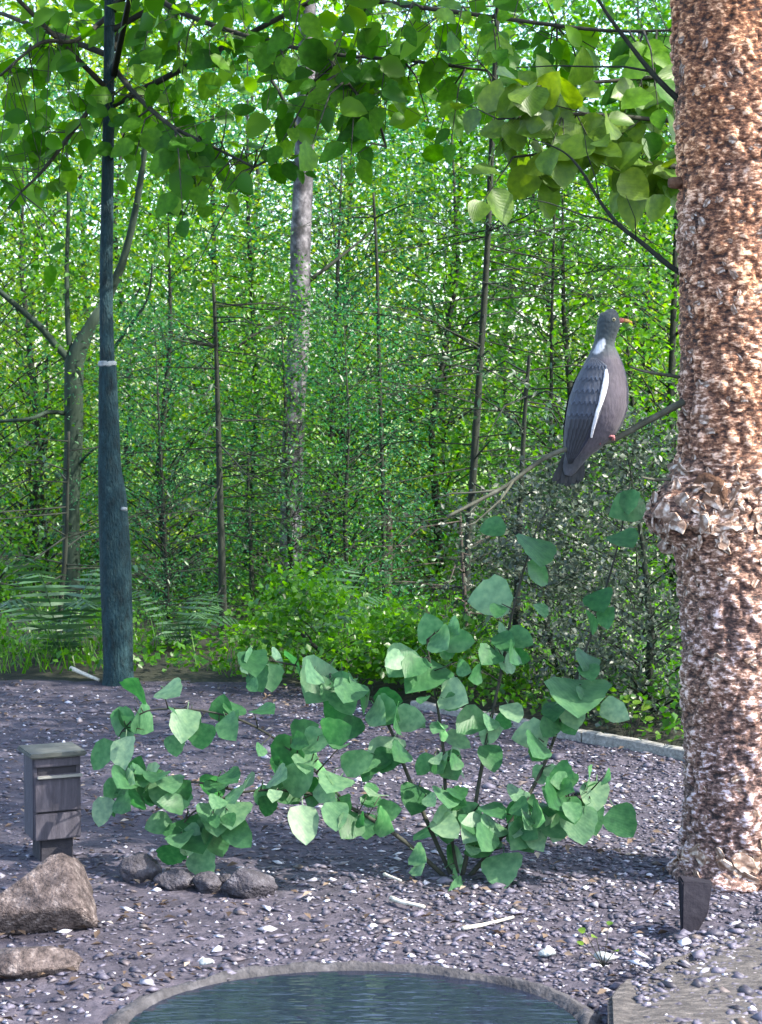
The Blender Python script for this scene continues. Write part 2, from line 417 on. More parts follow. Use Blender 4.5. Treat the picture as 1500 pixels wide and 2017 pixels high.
# gravel chips: thousands of small stones
def stone_template(n_seed, sub=0):
    g = np.random.default_rng(n_seed)
    v = np.array([(1, 0, 0), (0, 1, 0), (-1, 0, 0), (0, -1, 0), (0, 0, 1), (0, 0, -1)], float)
    v *= g.uniform(0.7, 1.25, (6, 1))
    v += g.normal(size=(6, 3)) * 0.15
    f = np.array([(0, 1, 4), (1, 2, 4), (2, 3, 4), (3, 0, 4), (1, 0, 5), (2, 1, 5), (3, 2, 5), (0, 3, 5)])
    return v, f
def in_slab(x, y):
    return x > 0.375 + max(0, 3.33 - y) * 0.0 and x > 0.42 and y < 3.30 + (x - 0.42) * 0.72
def gravel_mesh(pts, sizes, tints, name):
    temps = [stone_template(k) for k in range(12)]
    V = []; F = []; T = []; b = 0
    for (x, y), s, t in zip(pts, sizes, tints):
        v, f = temps[random.randrange(12)]
        a = random.uniform(0, 6.283); ca, sa = math.cos(a), math.sin(a)
        w = v * np.array([s * random.uniform(0.9, 1.8), s * random.uniform(0.7, 1.1), s * random.uniform(0.35, 0.6)])
        w = np.stack([w[:, 0] * ca - w[:, 1] * sa, w[:, 0] * sa + w[:, 1] * ca, w[:, 2]], 1)
        tl = random.uniform(-0.5, 0.5)
        w[:, 2] += w[:, 0] * tl * 0.5
        z = ground_z(x, y) if not in_slab(x, y) else 0.048
        V.append(w + np.array([x, y, z + s * 0.2])); F.append(f + b); T.extend([t] * 8); b += 6
    return fast_mesh(name, np.concatenate(V), np.concatenate(F), M['gravel'], np.array(T))
gp = []
N_CH = 46000
while len(gp) < N_CH:
    y = 2.55 + 5.9 * random.random() ** 1.25
    hw = 0.205 * y + 0.95
    x = random.uniform(-hw, hw)
    if edge_dist(x, y) > -0.02: continue
    if ((x - BASIN_C.x) / (BASIN_RX)) ** 2 + ((y - BASIN_C.y) / (BASIN_RY)) ** 2 < 0.96: continue
    dens = 0.55 + 0.6 * noise.noise(Vector((x * 2.2, y * 2.2, 5)))
    right = min(max((x + 0.5) / 1.0, 0), 1)
    if random.random() > max(0.16, dens * 0.55 + 0.55 * right): continue
    gp.append((x, y))
for _ in range(420):
    x, y = random.uniform(0.43, 0.75), random.uniform(2.85, 3.55)
    if in_slab(x, y - 0.03) and random.random() < 0.6: gp.append((x, y - 0.03))
sizes = [0.0046 * math.exp(random.gauss(0.1, 0.42)) for _ in gp]
tints = [min(max(random.gauss(0.50, 0.22), 0), 1) if random.random() > 0.055 else random.uniform(0.86, 1) for _ in gp]
gravel = link('gravel', gravel_mesh(gp, sizes, tints, 'gravel'))
tag(gravel, 'small grey and pale gravel chips scattered over the dark soil', 'gravel', kind='stuff')

lp = []
while len(lp) < 2100:
    y = 2.6 + 5.8 * random.random() ** 1.2; hw = 0.205 * y + 0.9; x = random.uniform(-hw, hw)
    if edge_dist(x, y) > -0.02 or ((x - BASIN_C.x) / BASIN_RX) ** 2 + ((y - BASIN_C.y) / BASIN_RY) ** 2 < 1.05: continue
    if noise.noise(Vector((x * 2.5, y * 2.5, 14))) < random.uniform(-0.3, 0.45): continue
    lp.append((x, y, ground_z(x, y) + random.uniform(0.006, 0.014)))
v, f = leaf_cloud(np.array(lp), 0.022, up_bias=2.2, aspect=0.5, fold=0.35)
M['litter'] = leaf_mat('litter', [(0.0, (0.03, 0.022, 0.018)), (0.5, (0.10, 0.07, 0.05)), (0.85, (0.20, 0.15, 0.11)), (1.0, (0.42, 0.38, 0.32))], trans=0.1, rough=0.7, spec=0.2)
tag(link('leaf_litter', fast_mesh('leaf_litter', v, f, M['litter'], np.repeat(rng.uniform(0, 1, len(lp)) ** 1.3, 2))), 'dry brown leaf scraps strewn over the soil', 'leaf litter', kind='stuff')

# ================================================================== STONES
def rock(name, loc, size, mat, seed, label, cat='stone', group=None, rz=0.0, detail=3, flat=0.0):
    import bmesh
    bm = bmesh.new()
    bmesh.ops.create_icosphere(bm, subdivisions=detail, radius=1.0)
    off = Vector((seed * 3.7, seed * 1.3, seed * 0.7))
    for v in bm.verts:
        p = v.co.copy()
        k = 1 + 0.26 * noise.noise(p * 1.1 + off) + 0.12 * noise.noise(p * 2.7 + off) + 0.07 * noise.noise(p * 6 + off) + 0.05 * noise.noise(p * 13 + off)
        # a few cut facets
        for q in range(5):
            nn = noise.random_unit_vector() if False else Vector((math.sin(seed * 5 + q * 2.1), math.cos(seed * 3 + q * 1.7), math.sin(seed + q * 2.9) * 0.7)).normalized()
            dd = (p * k).dot(nn)
            lim = 0.58 if name == 'boulder' else 0.72
            if dd > lim: k *= lim / dd * 0.95 + 0.05
        v.co = p * k
        v.co.x *= size[0]; v.co.y *= size[1]; v.co.z *= size[2]
        if v.co.z < -size[2] * 0.6: v.co.z = -size[2] * 0.6
    me = bpy.data.meshes.new(name); bm.to_mesh(me); bm.free()
    for p in me.polygons: p.use_smooth = True
    me.materials.append(mat)
    o = link(name, me)
    o.location = (loc[0], loc[1], loc[2] + size[2] * 0.45)
    o.rotation_euler = (0, 0, rz)
    return tag(o, label, cat, group)
g = G(110, 1848)
rock('boulder', (g.x - 0.03, g.y + 0.07, 0.015), (0.135, 0.11, 0.078), M['boulder'], 9, 'large pinkish brown boulder at the left edge near the front', 'boulder', detail=4, rz=0.3)
g = G(90, 1915)
rock('stone', (g.x - 0.05, g.y, 0), (0.11, 0.07, 0.035), M['boulder'], 5, 'low tan stone half buried in the bottom left corner', detail=4)
spec = [(272, 1738, 42, 62, 'dark mauve stone leaning at the left end of the stone row'),
        (345, 1752, 38, 42, 'small rough grey stone second from the left in the row'),
        (408, 1757, 34, 38, 'small speckled stone in the middle of the row'),
        (488, 1764, 60, 62, 'rounded grey stone at the right end of the row'),
        (445, 1748, 22, 26, 'little grey stone tucked beside the rounded stone')]
for k, (px, py, hw, h, lab) in enumerate(spec):
    g = G(px, py)
    rock('stone', (g.x, g.y + 0.02, 0.0), (S(hw, g.y), S(hw, g.y) * 0.8, S(h, g.y) * 0.62), M['greystone'], 11 + k, lab, detail=4, group='row of stones on the gravel')
for k, (px, py, hw, lab) in enumerate([(405, 1902, 16, 'single white pebble on the soil left of the basin'), (1190, 1893, 22, 'pale pebble on the gravel above the date corner stone slab'),
        (1078, 1884, 20, 'pale flattish pebble just behind the basin rim')]):
    g = G(px, py)
    rock('pebble', (g.x, g.y, 0.004), (S(hw, g.y), S(hw, g.y) * 0.7, S(hw, g.y) * 0.5), M['pale_band'], 31 + k, lab.replace('date corner ', ''), 'pebble', detail=2)

# strips of pale wood lying on the gravel
def stick(name, a, b, r, mat, label, cat='stick', bend=0.01, n=6):
    m = MB()
    a, b = Vector(a), Vector(b)
    pts = []
    for i in range(n + 1):
        t = i / n
        p = a.lerp(b, t)
        p += Vector((noise.noise(p * 9), noise.noise(p * 9 + Vector((5, 5, 5))), 0.4 * noise.noise(p * 7))) * bend
        pts.append(p)
    m.tube(pts, [r * (1 - 0.4 * i / n) for i in range(n + 1)], 6, jitter=0.15)
    return tag(m.build(name, mat), label, cat)
a, b = G(770, 1770, 0.012), G(835, 1788, 0.012)
stick('bark_strip', a, b, 0.006, M['pale_wood'], 'short pale strip of bark lying on the gravel in the middle', 'bark')
stick('bark_strip', G(758, 1722, 0.012), G(790, 1734, 0.012), 0.004, M['pale_wood'], 'tiny pale bark strip on the soil below the shrub', 'bark')
stick('stick', G(915, 1826, 0.012), G(1015, 1805, 0.014), 0.0045, M['pale_wood'], 'thin pale stick lying on the gravel right of the middle')
stick('stick', P(140, 1316, 7.0), P(196, 1340, 6.9), 0.010, M['pale_wood'], 'pale fallen stick lying left of the dark trunk')

# ================================================================== TIMBER EDGING
edging = empty('timber_edging', EDGE_A)
tag(edging, 'low weathered timber edging boards between gravel and wood', 'edging')
def board(a, b, h, th, mat, parent, lift=0.0):
    a, b = Vector(a), Vector(b)
    d = (b - a); L = d.length; d.normalize(); nn = Vector((-d.y, d.x, 0))
    m = MB()
    seg = 8
    vs = []; fs = []
    for i in range(seg + 1):
        t = i / seg
        wob = 0.005 * noise.noise(Vector((t * 4, a.x * 3, 1)))
        c = a.lerp(b, t)
        for (s, z) in ((-1, -0.05), (1, -0.05), (1, h - 0.004), (0.75, h), (-0.75, h), (-1, h - 0.004)):
            vs.append(c + nn * (s * th / 2 + wob) + Vector((0, 0, z + lift + wob)))
    n = 6
    for i in range(seg):
        for k in range(n):
            k2 = (k + 1) % n
            fs.append((i * n + k, i * n + k2, (i + 1) * n + k2, (i + 1) * n + k))
    fs.append(tuple(range(n))); fs.append(tuple(seg * n + k for k in range(n)))
    vs = [v - EDGE_A for v in vs]
    m.add(vs, fs)
    return m.build('board', mat, parent, smooth=False)
pos = -1.40
for k, L in enumerate([0.65, 0.62, 0.52, 0.49, 0.30]):
    a = EDGE_A + edge_dir * pos; b = EDGE_A + edge_dir * (pos + L - 0.006)
    board(a, b, 0.028 + 0.006 * (k % 2), 0.034, M['timber'], edging, lift=0.004 * (k % 3))
    pos += L

# ================================================================== BASIN WITH WATER
basin = empty('bird_bath', BASIN_C)
tag(basin, 'shallow grey stone basin of water at the bottom of the picture', 'bird bath')
m = MB()
prof = [(1.06, -0.03), (1.04, -0.002), (1.005, 0.007), (0.98, 0.010), (0.96, 0.009), (0.945, 0.001), (0.91, -0.012), (0.6, -0.024), (0.0, -0.026)]
NS = 200
vs = []; fs = []
for i, (r, z) in enumerate(prof):
    for k in range(NS):
        t = 2 * math.pi * k / NS
        w = 1 + 0.05 * noise.noise(Vector((math.cos(t) * 1.5, math.sin(t) * 1.5, 2))) + 0.012 * noise.noise(Vector((math.cos(t) * 7, math.sin(t) * 7, i))) + 0.008 * noise.noise(Vector((math.cos(t) * 25, math.sin(t) * 25, i)))
        vs.append((math.cos(t) * BASIN_RX * r * w, math.sin(t) * BASIN_RY * r * w, z + 0.008 * noise.noise(Vector((math.cos(t) * 6, math.sin(t) * 6, i * 0.6))) + 0.005 * noise.noise(Vector((math.cos(t) * 22, math.sin(t) * 22, i * 0.9)))))
for i in range(len(prof) - 1):
    for k in range(NS):
        k2 = (k + 1) % NS
        fs.append((i * NS + k, i * NS + k2, (i + 1) * NS + k2, (i + 1) * NS + k))
m.add(vs, fs)
m.build('stone_dish', M['basin'], basin)
m = MB()
vs = [(0, 0, 0.000)] + [(math.cos(2 * math.pi * k / 64) * BASIN_RX * 0.94, math.sin(2 * math.pi * k / 64) * BASIN_RY * 0.94, 0.000) for k in range(64)]
m.add(vs, [(0, 1 + k, 1 + (k + 1) % 64) for k in range(64)])
m.build('water_surface', M['water'], basin)

# flat stone slab in the lower right corner, dark wedge at the foot of the trunk
def prism(name, outline, z0, z1, mat, label, cat, seed=1.0):
    import bmesh
    bm = bmesh.new()
    top = [bm.verts.new((x, y, z1 + 0.006 * noise.noise(Vector((x * 9, y * 9, seed))))) for x, y in outline]
    bot = [bm.verts.new((x, y, z0)) for x, y in outline]
    n = len(outline)
    bm.faces.new(top); bm.faces.new(bot[::-1])
    for k in range(n):
        bm.faces.new((top[k], bot[k], bot[(k + 1) % n], top[(k + 1) % n]))
    bmesh.ops.recalc_face_normals(bm, faces=bm.faces)
    bmesh.ops.bevel(bm, geom=list(bm.edges), offset=0.008, segments=2, affect='EDGES')
    me = bpy.data.meshes.new(name); bm.to_mesh(me); bm.free()
    me.materials.append(mat)
    return tag(link(name, me), label, cat)
def zplane(px, py, z): 
    g = G(px, py, z); return (g.x, g.y)
sl = [zplane(1196, 1962, 0.05), zplane(1226, 1928, 0.05), zplane(1262, 1918, 0.05), zplane(1305, 1889, 0.05), zplane(1342, 1882, 0.05), zplane(1405, 1852, 0.05), zplane(1450, 1838, 0.05), zplane(1530, 1800, 0.05), zplane(1620, 1790, 0.05), zplane(1640, 2080, 0.05), zplane(1200, 2090, 0.05)]
prism('stone_slab', sl, -0.03, 0.05, M['slab'], 'flat grey brown stone slab in the bottom right corner', 'slab')
# near black upright thin wedge at the trunk's foot
import bmesh
q = [P(1343, 1736, 3.54), P(1402, 1740, 3.54), P(1394, 1800, 3.515), P(1341, 1880, 3.48)]
bm = bmesh.new()
fr = [bm.verts.new(p) for p in q]; bk = [bm.verts.new(p + Vector((0.012 * (k_ % 2), 0.055, -0.008 * k_))) for k_, p in enumerate(q)]
bm.faces.new(fr); bm.faces.new(bk[::-1])
for k in range(4): bm.faces.new((fr[k], bk[k], bk[(k + 1) % 4], fr[(k + 1) % 4]))
bmesh.ops.recalc_face_normals(bm, faces=bm.faces)
bmesh.ops.bevel(bm, geom=list(bm.edges), offset=0.003, segments=2, affect='EDGES')
me = bpy.data.meshes.new('dark_wedge'); bm.to_mesh(me); bm.free(); me.materials.append(M['dark_wedge'])
tag(link('dark_wedge', me), 'dark smooth wedge leaning against the foot of the flaky trunk', 'dark_wedge')

# ================================================================== GREY BOX POST (left)
g = G(104, 1690)
box = empty('garden_post', (g.x, g.y, 0), R(24))
tag(box, 'squat grey wooden post box with pale flat cap and dark slot', 'post')
DB = g.y
def bev_box(name, x0, x1, y0, y1, z0, z1, mat, parent, bev=0.003):
    bm = bmesh.new()
    bmesh.ops.create_cube(bm, size=1)
    for v in bm.verts:
        v.co = Vector(((x0 + x1) / 2 + v.co.x * (x1 - x0), (y0 + y1) / 2 + v.co.y * (y1 - y0), (z0 + z1) / 2 + v.co.z * (z1 - z0)))
    bmesh.ops.bevel(bm, geom=list(bm.edges), offset=bev, segments=2, affect='EDGES')
    me = bpy.data.meshes.new(name); bm.to_mesh(me); bm.free(); me.materials.append(mat)
    o = link(name, me, parent)
    return o
w = 0.052
bev_box('foot', -w * 0.72, w * 0.72, -w * 0.72, w * 0.72, -0.05, 0.058, M['dark'], box)
bev_box('core', -w + 0.008, w - 0.008, -w + 0.008, w - 0.008, 0.055, 0.236, M['dark'], box, 0.002)
for (y0, y1) in ((-w, -w + 0.0075), (w - 0.0075, w)):
    for (z0, z1) in ((0.054, 0.113), (0.117, 0.200), (0.217, 0.238)):
        bev_box('panel', -w, w, y0, y1, z0, z1, M['boxwood'], box, 0.002)
for (x0, x1) in ((-w, -w + 0.0078), (w - 0.0078, w)):
    bev_box('side_panel', x0 - 0.002, x1 + 0.002, -w + 0.009, w - 0.009, 0.054, 0.238, M['boxwood'], box, 0.002)
bev_box('lip', -w * 0.9, w * 1.04, -w - 0.010, -w - 0.001, 0.193, 0.199, M['timber'], box, 0.001)
bev_box('cap', -w - 0.012, w + 0.012, -w - 0.012, w + 0.012, 0.239, 0.250, M['boxcap'], box, 0.003)

# ================================================================== RIGHT TREE (flaky pine trunk)
DT = 4.0
PX_R = 112                                   # radius in px at DT
def trunk_left(py):                          # left outline of the trunk in photo px
    return np.interp(py, [-2000, -300, 80, 300, 700, 900, 1100, 1300, 1500, 1690, 1745, 1800], [1262, 1302, 1316, 1329, 1336, 1335, 1336, 1345, 1351, 1351, 1338, 1326])
ZB = -0.05
pine_base = P(trunk_left(1740) + PX_R, 1740, DT)
pine = empty('pine_tree', (pine_base.x, pine_base.y, 0))
tag(pine, 'pine with flaky orange brown bark filling the right edge', 'pine')
NT_, NZ_ = 150, 620
H_TR = 6.5
zvals = np.concatenate([np.linspace(-0.06, 2.35, NZ_), np.linspace(2.45, H_TR, 40)])
V = np.zeros((len(zvals), NT_, 3)); REL = np.zeros((len(zvals), NT_))
burl = P(1345, 1010, DT)
for i, z in enumerate(zvals):
    py = 1008.5 - (((z - CAM_H) * math.cos(PITCH) + DT * math.sin(PITCH)) / (DT * math.cos(PITCH) - (z - CAM_H) * math.sin(PITCH))) * FPX
    rad = S(PX_R, DT) * (1.0 if z < 2.3 else max(0.35, 1 - (z - 2.3) * 0.14))
    cx = P(trunk_left(py) + PX_R, 1008, DT).x if z < 2.35 else P(trunk_left(80) + PX_R, 1008, DT).x - (z - 2.35) * 0.02
    flare = 0.012 * math.exp(-max(z - 0.0, 0) / 0.06)
    for k in range(NT_):
        t = 2 * math.pi * k / NT_
        c, s_ = math.cos(t), math.sin(t)
        p = Vector((c * rad, s_ * rad, z))
        if z < 2.4:
            q_ = Vector((p.x * 42, p.y * 42, p.z * 36)) + 0.6 * noise.noise_vector(p * 18)
            vd, _ = noise.voronoi(q_)
            crack = min((vd[1] - vd[0]) * 2.2, 1.0)
            q2 = Vector((p.x * 15, p.y * 15, p.z * 8)) + 0.9 * noise.noise_vector(p * 11)
            vc, _ = noise.voronoi(q2)
            plate = min((vc[1] - vc[0]) * 3.0, 1.0)
            fine = noise.noise(Vector((p.x * 90, p.y * 90, p.z * 60)))
            mid = noise.noise(p * 9)
            rel = 0.36 * crack + 0.30 * plate + 0.18 * (fine * 0.5 + 0.5) + 0.16 * (mid * 0.5 + 0.5)
        else:
            rel = 0.5
        # burl: swelling on the left front
        db = math.exp(-((z - burl.z) / 0.070) ** 2)
        ang = math.atan2(s_, c) - math.pi * 1.07
        ang = (ang + math.pi) % (2 * math.pi) - math.pi
        bmp = 0.098 * db * math.exp(-(ang / 0.75) ** 2) * (0.85 + 0.3 * noise.noise(p * 14))
        lip_ = 0.020 * math.exp(-((z - 0.015) / 0.02) ** 2) * (0.6 + noise.noise(p * 20))
        rr = rad + flare + bmp + lip_ + (rel - 0.55) * 0.020
        V[i, k] = (cx - pine_base.x + c * rr, s_ * rr, z)
        REL[i, k] = rel
nzv = len(zvals)
idx = np.arange(nzv * NT_).reshape(nzv, NT_)
F = np.stack([idx[:-1], np.roll(idx, -1, 1)[:-1], np.roll(idx, -1, 1)[1:], idx[1:]], -1).reshape(-1, 4)
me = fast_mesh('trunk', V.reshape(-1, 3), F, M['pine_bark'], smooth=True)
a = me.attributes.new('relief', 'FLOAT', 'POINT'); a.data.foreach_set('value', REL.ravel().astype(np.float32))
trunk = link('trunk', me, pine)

def trunk_surface(z, t):
    i = int(np.argmin(abs(zvals - z))); k = int(round(t / (2 * math.pi) * NT_)) % NT_
    p = Vector(V[i, k]); c = Vector((V[i].mean(0)))
    return p, (p - c).normalized()
# loose curled bark flakes
flake_meshes = []
for s in range(10):
    rg = random.Random(s + 60)
    m = MB(); n = 9; vs = [(0, 0, 0.10)]; fs = []
    lift_a = rg.uniform(0, 6.28)
    ring = []
    for i in range(n):
        t = 2 * math.pi * i / n
        r = 0.5 * rg.uniform(0.6, 1.15)
        x_, y_ = math.cos(t) * r, math.sin(t) * r
        lift = 0.22 * max(0, math.cos(t - lift_a)) ** 2 + rg.uniform(-0.03, 0.05)
        ring.append((x_, y_, lift))
    vs += ring + [(x_ * 1.02, y_ * 1.02, z_ - 0.13) for x_, y_, z_ in ring]
    for i in range(n):
        i2 = (i + 1) % n
        fs.append((0, 1 + i, 1 + i2)); fs.append((1 + i, 1 + n + i, 1 + n + i2, 1 + i2))
    m.add(vs, fs)
    flake_meshes.append(m.mesh('bark_flake', M['flake'], smooth=False))
rf = random.Random(5)
for k in range(290):
    z = rf.uniform(0.02, 2.02)
    if k < 100: z = burl.z + rf.gauss(0, 0.055)
    elif k < 130: z = 0.03 + abs(rf.gauss(0, 0.03))
    t = math.pi * (1 + rf.uniform(0.0, 0.72))           # the visible left / camera side
    p, nn = trunk_surface(z, t)
    o = link('bark_flake', flake_meshes[rf.randrange(10)], trunk)
    sc = rf.uniform(0.008, 0.021) * (rf.uniform(1.3, 2.3) if k < 130 else 1)
    yv = nn
    xdir = Vector((0, 0, 1)).cross(nn).normalized() if rf.random() < 0.6 else (Vector((0, 0, 1)) - nn * nn.z).normalized()
    if k < 130: nn = (nn + Vector((rf.gauss(0, 0.35), rf.gauss(0, 0.35), rf.gauss(0, 0.35)))).normalized(); xdir = (xdir - nn * xdir.dot(nn)).normalized()
    xdir = Matrix.Rotation(rf.uniform(-0.7, 0.7), 3, nn) @ xdir
    yd = nn.cross(xdir)
    mt = Matrix((xdir * sc * 1.5, yd * sc * rf.uniform(0.5, 1.1), nn * sc)).transposed().to_4x4()
    mt.translation = p + nn * 0.0005
    o.matrix_local = mt
# sawn knot faces on the burl and a pale stub higher up
def knot(px, py, rad, mat, parent, name, out=0.012, tilt=0.0):
    ctr = P(px, py, DT)
    z = ctr.z
    i = int(np.argmin(abs(zvals - z)))
    xl = ctr.x - pine_base.x
    ks = [k for k in range(NT_) if V[i, k, 1] < 0]
    k = min(ks, key=lambda k: abs(V[i, k, 0] - xl))
    p = Vector(V[i, k]); nn = Vector((p.x - V[i, :, 0].mean(), p.y, 0)).normalized()
    m = MB()
    m.tube([p - nn * 0.03, p + nn * out * 0.6, p + nn * out, p + nn * out * 0.7], [rad * 1.2, rad * 1.05, rad * 0.8, rad * 0.2], 18, jitter=0.16)
    return m.build(name, mat, parent)
knot(1376, 966, 0.036, M['cut_wood'], pine, 'bare_patch', 0.0015)
knot(1331, 362, 0.011, M['cut_wood'], pine, 'branch_stub', 0.022)

def branch(parent, base, pts, r0, r1, mat, name='branch', n=7, twigs=()):
    m = MB()
    pp = [Vector(p) for p in pts]
    # subdivide (Catmull-Rom)
    out = []
    for i in range(len(pp) - 1):
        p0 = pp[max(i - 1, 0)]; p1 = pp[i]; p2 = pp[i + 1]; p3 = pp[min(i + 2, len(pp) - 1)]
        for t in (0, 0.25, 0.5, 0.75):
            out.append(0.5 * ((2 * p1) + (p2 - p0) * t + (2 * p0 - 5 * p1 + 4 * p2 - p3) * t * t + (3 * p1 - p0 - 3 * p2 + p3) * t ** 3))
    out.append(pp[-1])
    L = len(out)
    m.tube([p - base for p in out], [r0 + (r1 - r0) * (i / (L - 1)) for i in range(L)], n, jitter=0.10)
    for tp, tr in twigs:
        m.tube([Vector(p) - base for p in tp], [tr * (1 - 0.6 * i / (len(tp) - 1)) for i in range(len(tp))], 5)
    return m.build(name, mat, parent)
PB = Vector((pine_base.x, pine_base.y, 0))
DPB = 3.985                                   # depth of the perch
perch_pts = [P(1400, 770, 3.99), P(1330, 800, 3.97), P(1270, 832, 3.975), P(1215, 862, DPB), P(1165, 878, DPB), P(1110, 886, DPB), P(1060, 910, 3.98), P(1000, 955, 3.97), P(945, 985, 3.96), P(880, 1018, 3.94)]
tw = [([P(1010, 948, 3.97), P(985, 985, 3.95), P(935, 1030, 3.93), P(905, 1040, 3.92)], 0.003),
      ([P(985, 965, 3.97), P(940, 970, 3.99), P(890, 972, 4.0), P(850, 985, 4.0)], 0.0028),
      ([P(945, 985, 3.96), P(925, 1010, 3.96), P(895, 1005, 3.95)], 0.0022),
      ([P(1060, 910, 3.98), P(1035, 905, 4.02), P(1000, 905, 4.05)], 0.002)]
branch(pine, PB, perch_pts, 0.0085, 0.0035, M['perch_bark'], 'perch_branch', twigs=tw)
branch(pine, PB, [P(1380, 235, 4.0), P(1316, 178, 4.0), P(1272, 130, 4.0), P(1235, 82, 4.0), P(1190, 20, 4.0), P(1140, -70, 4.0), P(1110, -150, 4.0)], 0.0075, 0.002, M['stem_bark'],
       twigs=[([P(1285, 142, 4.0), P(1230, 132, 4.02), P(1170, 132, 4.04), P(1090, 130, 4.05), P(1015, 134, 4.06)], 0.0028)])
branch(pine, PB, [P(1380, 560, 4.0), P(1320, 525, 4.0), P(1265, 480, 4.02), P(1215, 440, 4.03), P(1180, 395, 4.05), P(1150, 345, 4.06), P(1118, 306, 4.07), P(1080, 285, 4.08), P(1040, 272, 4.09)], 0.007, 0.0008, M['stem_bark'],
       twigs=[([P(1225, 448, 4.03), P(1190, 432, 4.02), P(1150, 425, 4.0), P(1080, 400, 3.99), P(1040, 392, 3.98)], 0.0026), ([P(1180, 395, 4.05), P(1172, 350, 4.03), P(1155, 300, 4.02), P(1150, 262, 4.02)], 0.0018), ([P(1252, 470, 4.02), P(1250, 430, 4.0), P(1232, 385, 3.98)], 0.0016)])
branch(pine, PB, [P(1370, 750, 4.0), P(1320, 740, 3.99), P(1270, 732, 3.98), P(1240, 722, 3.97)], 0.005, 0.002, M['perch_bark'])
branch(pine, PB, [P(1370, 940, 3.97), P(1300, 945, 3.95), P(1262, 940, 3.93)], 0.005, 0.002, M['perch_bark'])
# crown of the pine high above the frame: limbs and needles
def limb_set(n, z0, z1, rmin, rmax, rng_, base_r=0.03):
    L = []
    for k in range(n):
        a = rng_.uniform(0, 2 * math.pi); z = rng_.uniform(z0, z1); r = rng_.uniform(rmin, rmax)
        L.append((z, a, r))
    return L
rr_ = random.Random(21)
mb = MB(); pts = []
for (z, a_, r) in limb_set(46, 3.0, 6.4, 1.2, 3.0, rr_):
    p0 = Vector((0.02, 0, z - 0.2)); p1 = Vector((math.cos(a_) * r, math.sin(a_) * r, z + 0.25 * r * rr_.uniform(0.2, 1)))
    mid = p0.lerp(p1, 0.5) + Vector((0, 0, 0.12))
    mb.tube([p0, mid, p1], [0.028, 0.018, 0.005], 5)
    for q in range(9):
        t = rr_.uniform(0.3, 1.05)
        c = p0.lerp(p1, t) + Vector((rr_.gauss(0, 0.18), rr_.gauss(0, 0.18), rr_.gauss(0, 0.1)))
        pts.append((c, 0.20))
mb.build('crown_limbs', M['brown_bark'], pine)
cc = np.concatenate([rng.normal(size=(70, 3)) * s * np.array([1, 1, 0.6]) + np.array(c) for c, s in pts])
v, f = leaf_cloud(cc, 0.10, aspect=0.28)
crown = link('crown', fast_mesh('pine_crown', v, f, M['needle'], np.repeat(rng.uniform(0, 1, len(cc)), 2)), pine)
tag(crown, kind='stuff')

# ================================================================== WOOD PIGEON
mpx = DPB / FPX
FEET = P(1178, 868, DPB)
bird = empty('wood_pigeon', FEET)
tag(bird, 'grey wood pigeon with white wing bar perched on the branch', 'pigeon')
def L2(px, py, y=0.0):
    return Vector(((px - 1178) * mpx, y, -(py - 868) * mpx))
def color_mat(name, rough=0.75, scale=120.0):
    m, nd, ln, out = nodes_of(name)
    at = nd.new('ShaderNodeAttribute'); at.attribute_name = 'plumage'
    tc = nd.new('ShaderNodeTexCoord')
    nz = nd.new('ShaderNodeTexNoise'); nz.inputs['Scale'].default_value = scale; nz.inputs['Detail'].default_value = 4
    mp = nd.new('ShaderNodeMapping'); mp.inputs['Scale'].default_value = (1.6, 1.6, 0.5)
    ln.new(tc.outputs['Object'], mp.inputs['Vector']); ln.new(mp.outputs[0], nz.inputs['Vector'])
    r = ramp(nd, [(0.3, (0.75, 0.75, 0.75)), (0.7, (1.2, 1.2, 1.2))])
    ln.new(nz.outputs[0], r.inputs[0])
    mx = nd.new('ShaderNodeMixRGB'); mx.blend_type = 'MULTIPLY'; mx.inputs[0].default_value = 1
    ln.new(at.outputs['Color'], mx.inputs[1]); ln.new(r.outputs[0], mx.inputs[2])
    pr = nd.new('ShaderNodeBsdfPrincipled'); pr.inputs['Roughness'].default_value = rough
    pr.inputs['Sheen Weight'].default_value = 0.15
    ln.new(mx.outputs[0], pr.inputs['Base Color'])
    bp = nd.new('ShaderNodeBump'); bp.inputs['Strength'].default_value = 0.35; bp.inputs['Distance'].default_value = 0.003
    ln.new(nz.outputs[0], bp.inputs['Height']); ln.new(bp.outputs[0], pr.inputs['Normal'])
    ln.new(pr.outputs[0], out.inputs['Surface'])
    return m
M['plumage'] = color_mat('plumage')
def set_plumage(me, cols):
    a = me.attributes.new('plumage', 'FLOAT_COLOR', 'POINT')
    a.data.foreach_set('color', np.array([(c[0], c[1], c[2], 1.0) for c in cols], dtype=np.float32).ravel())
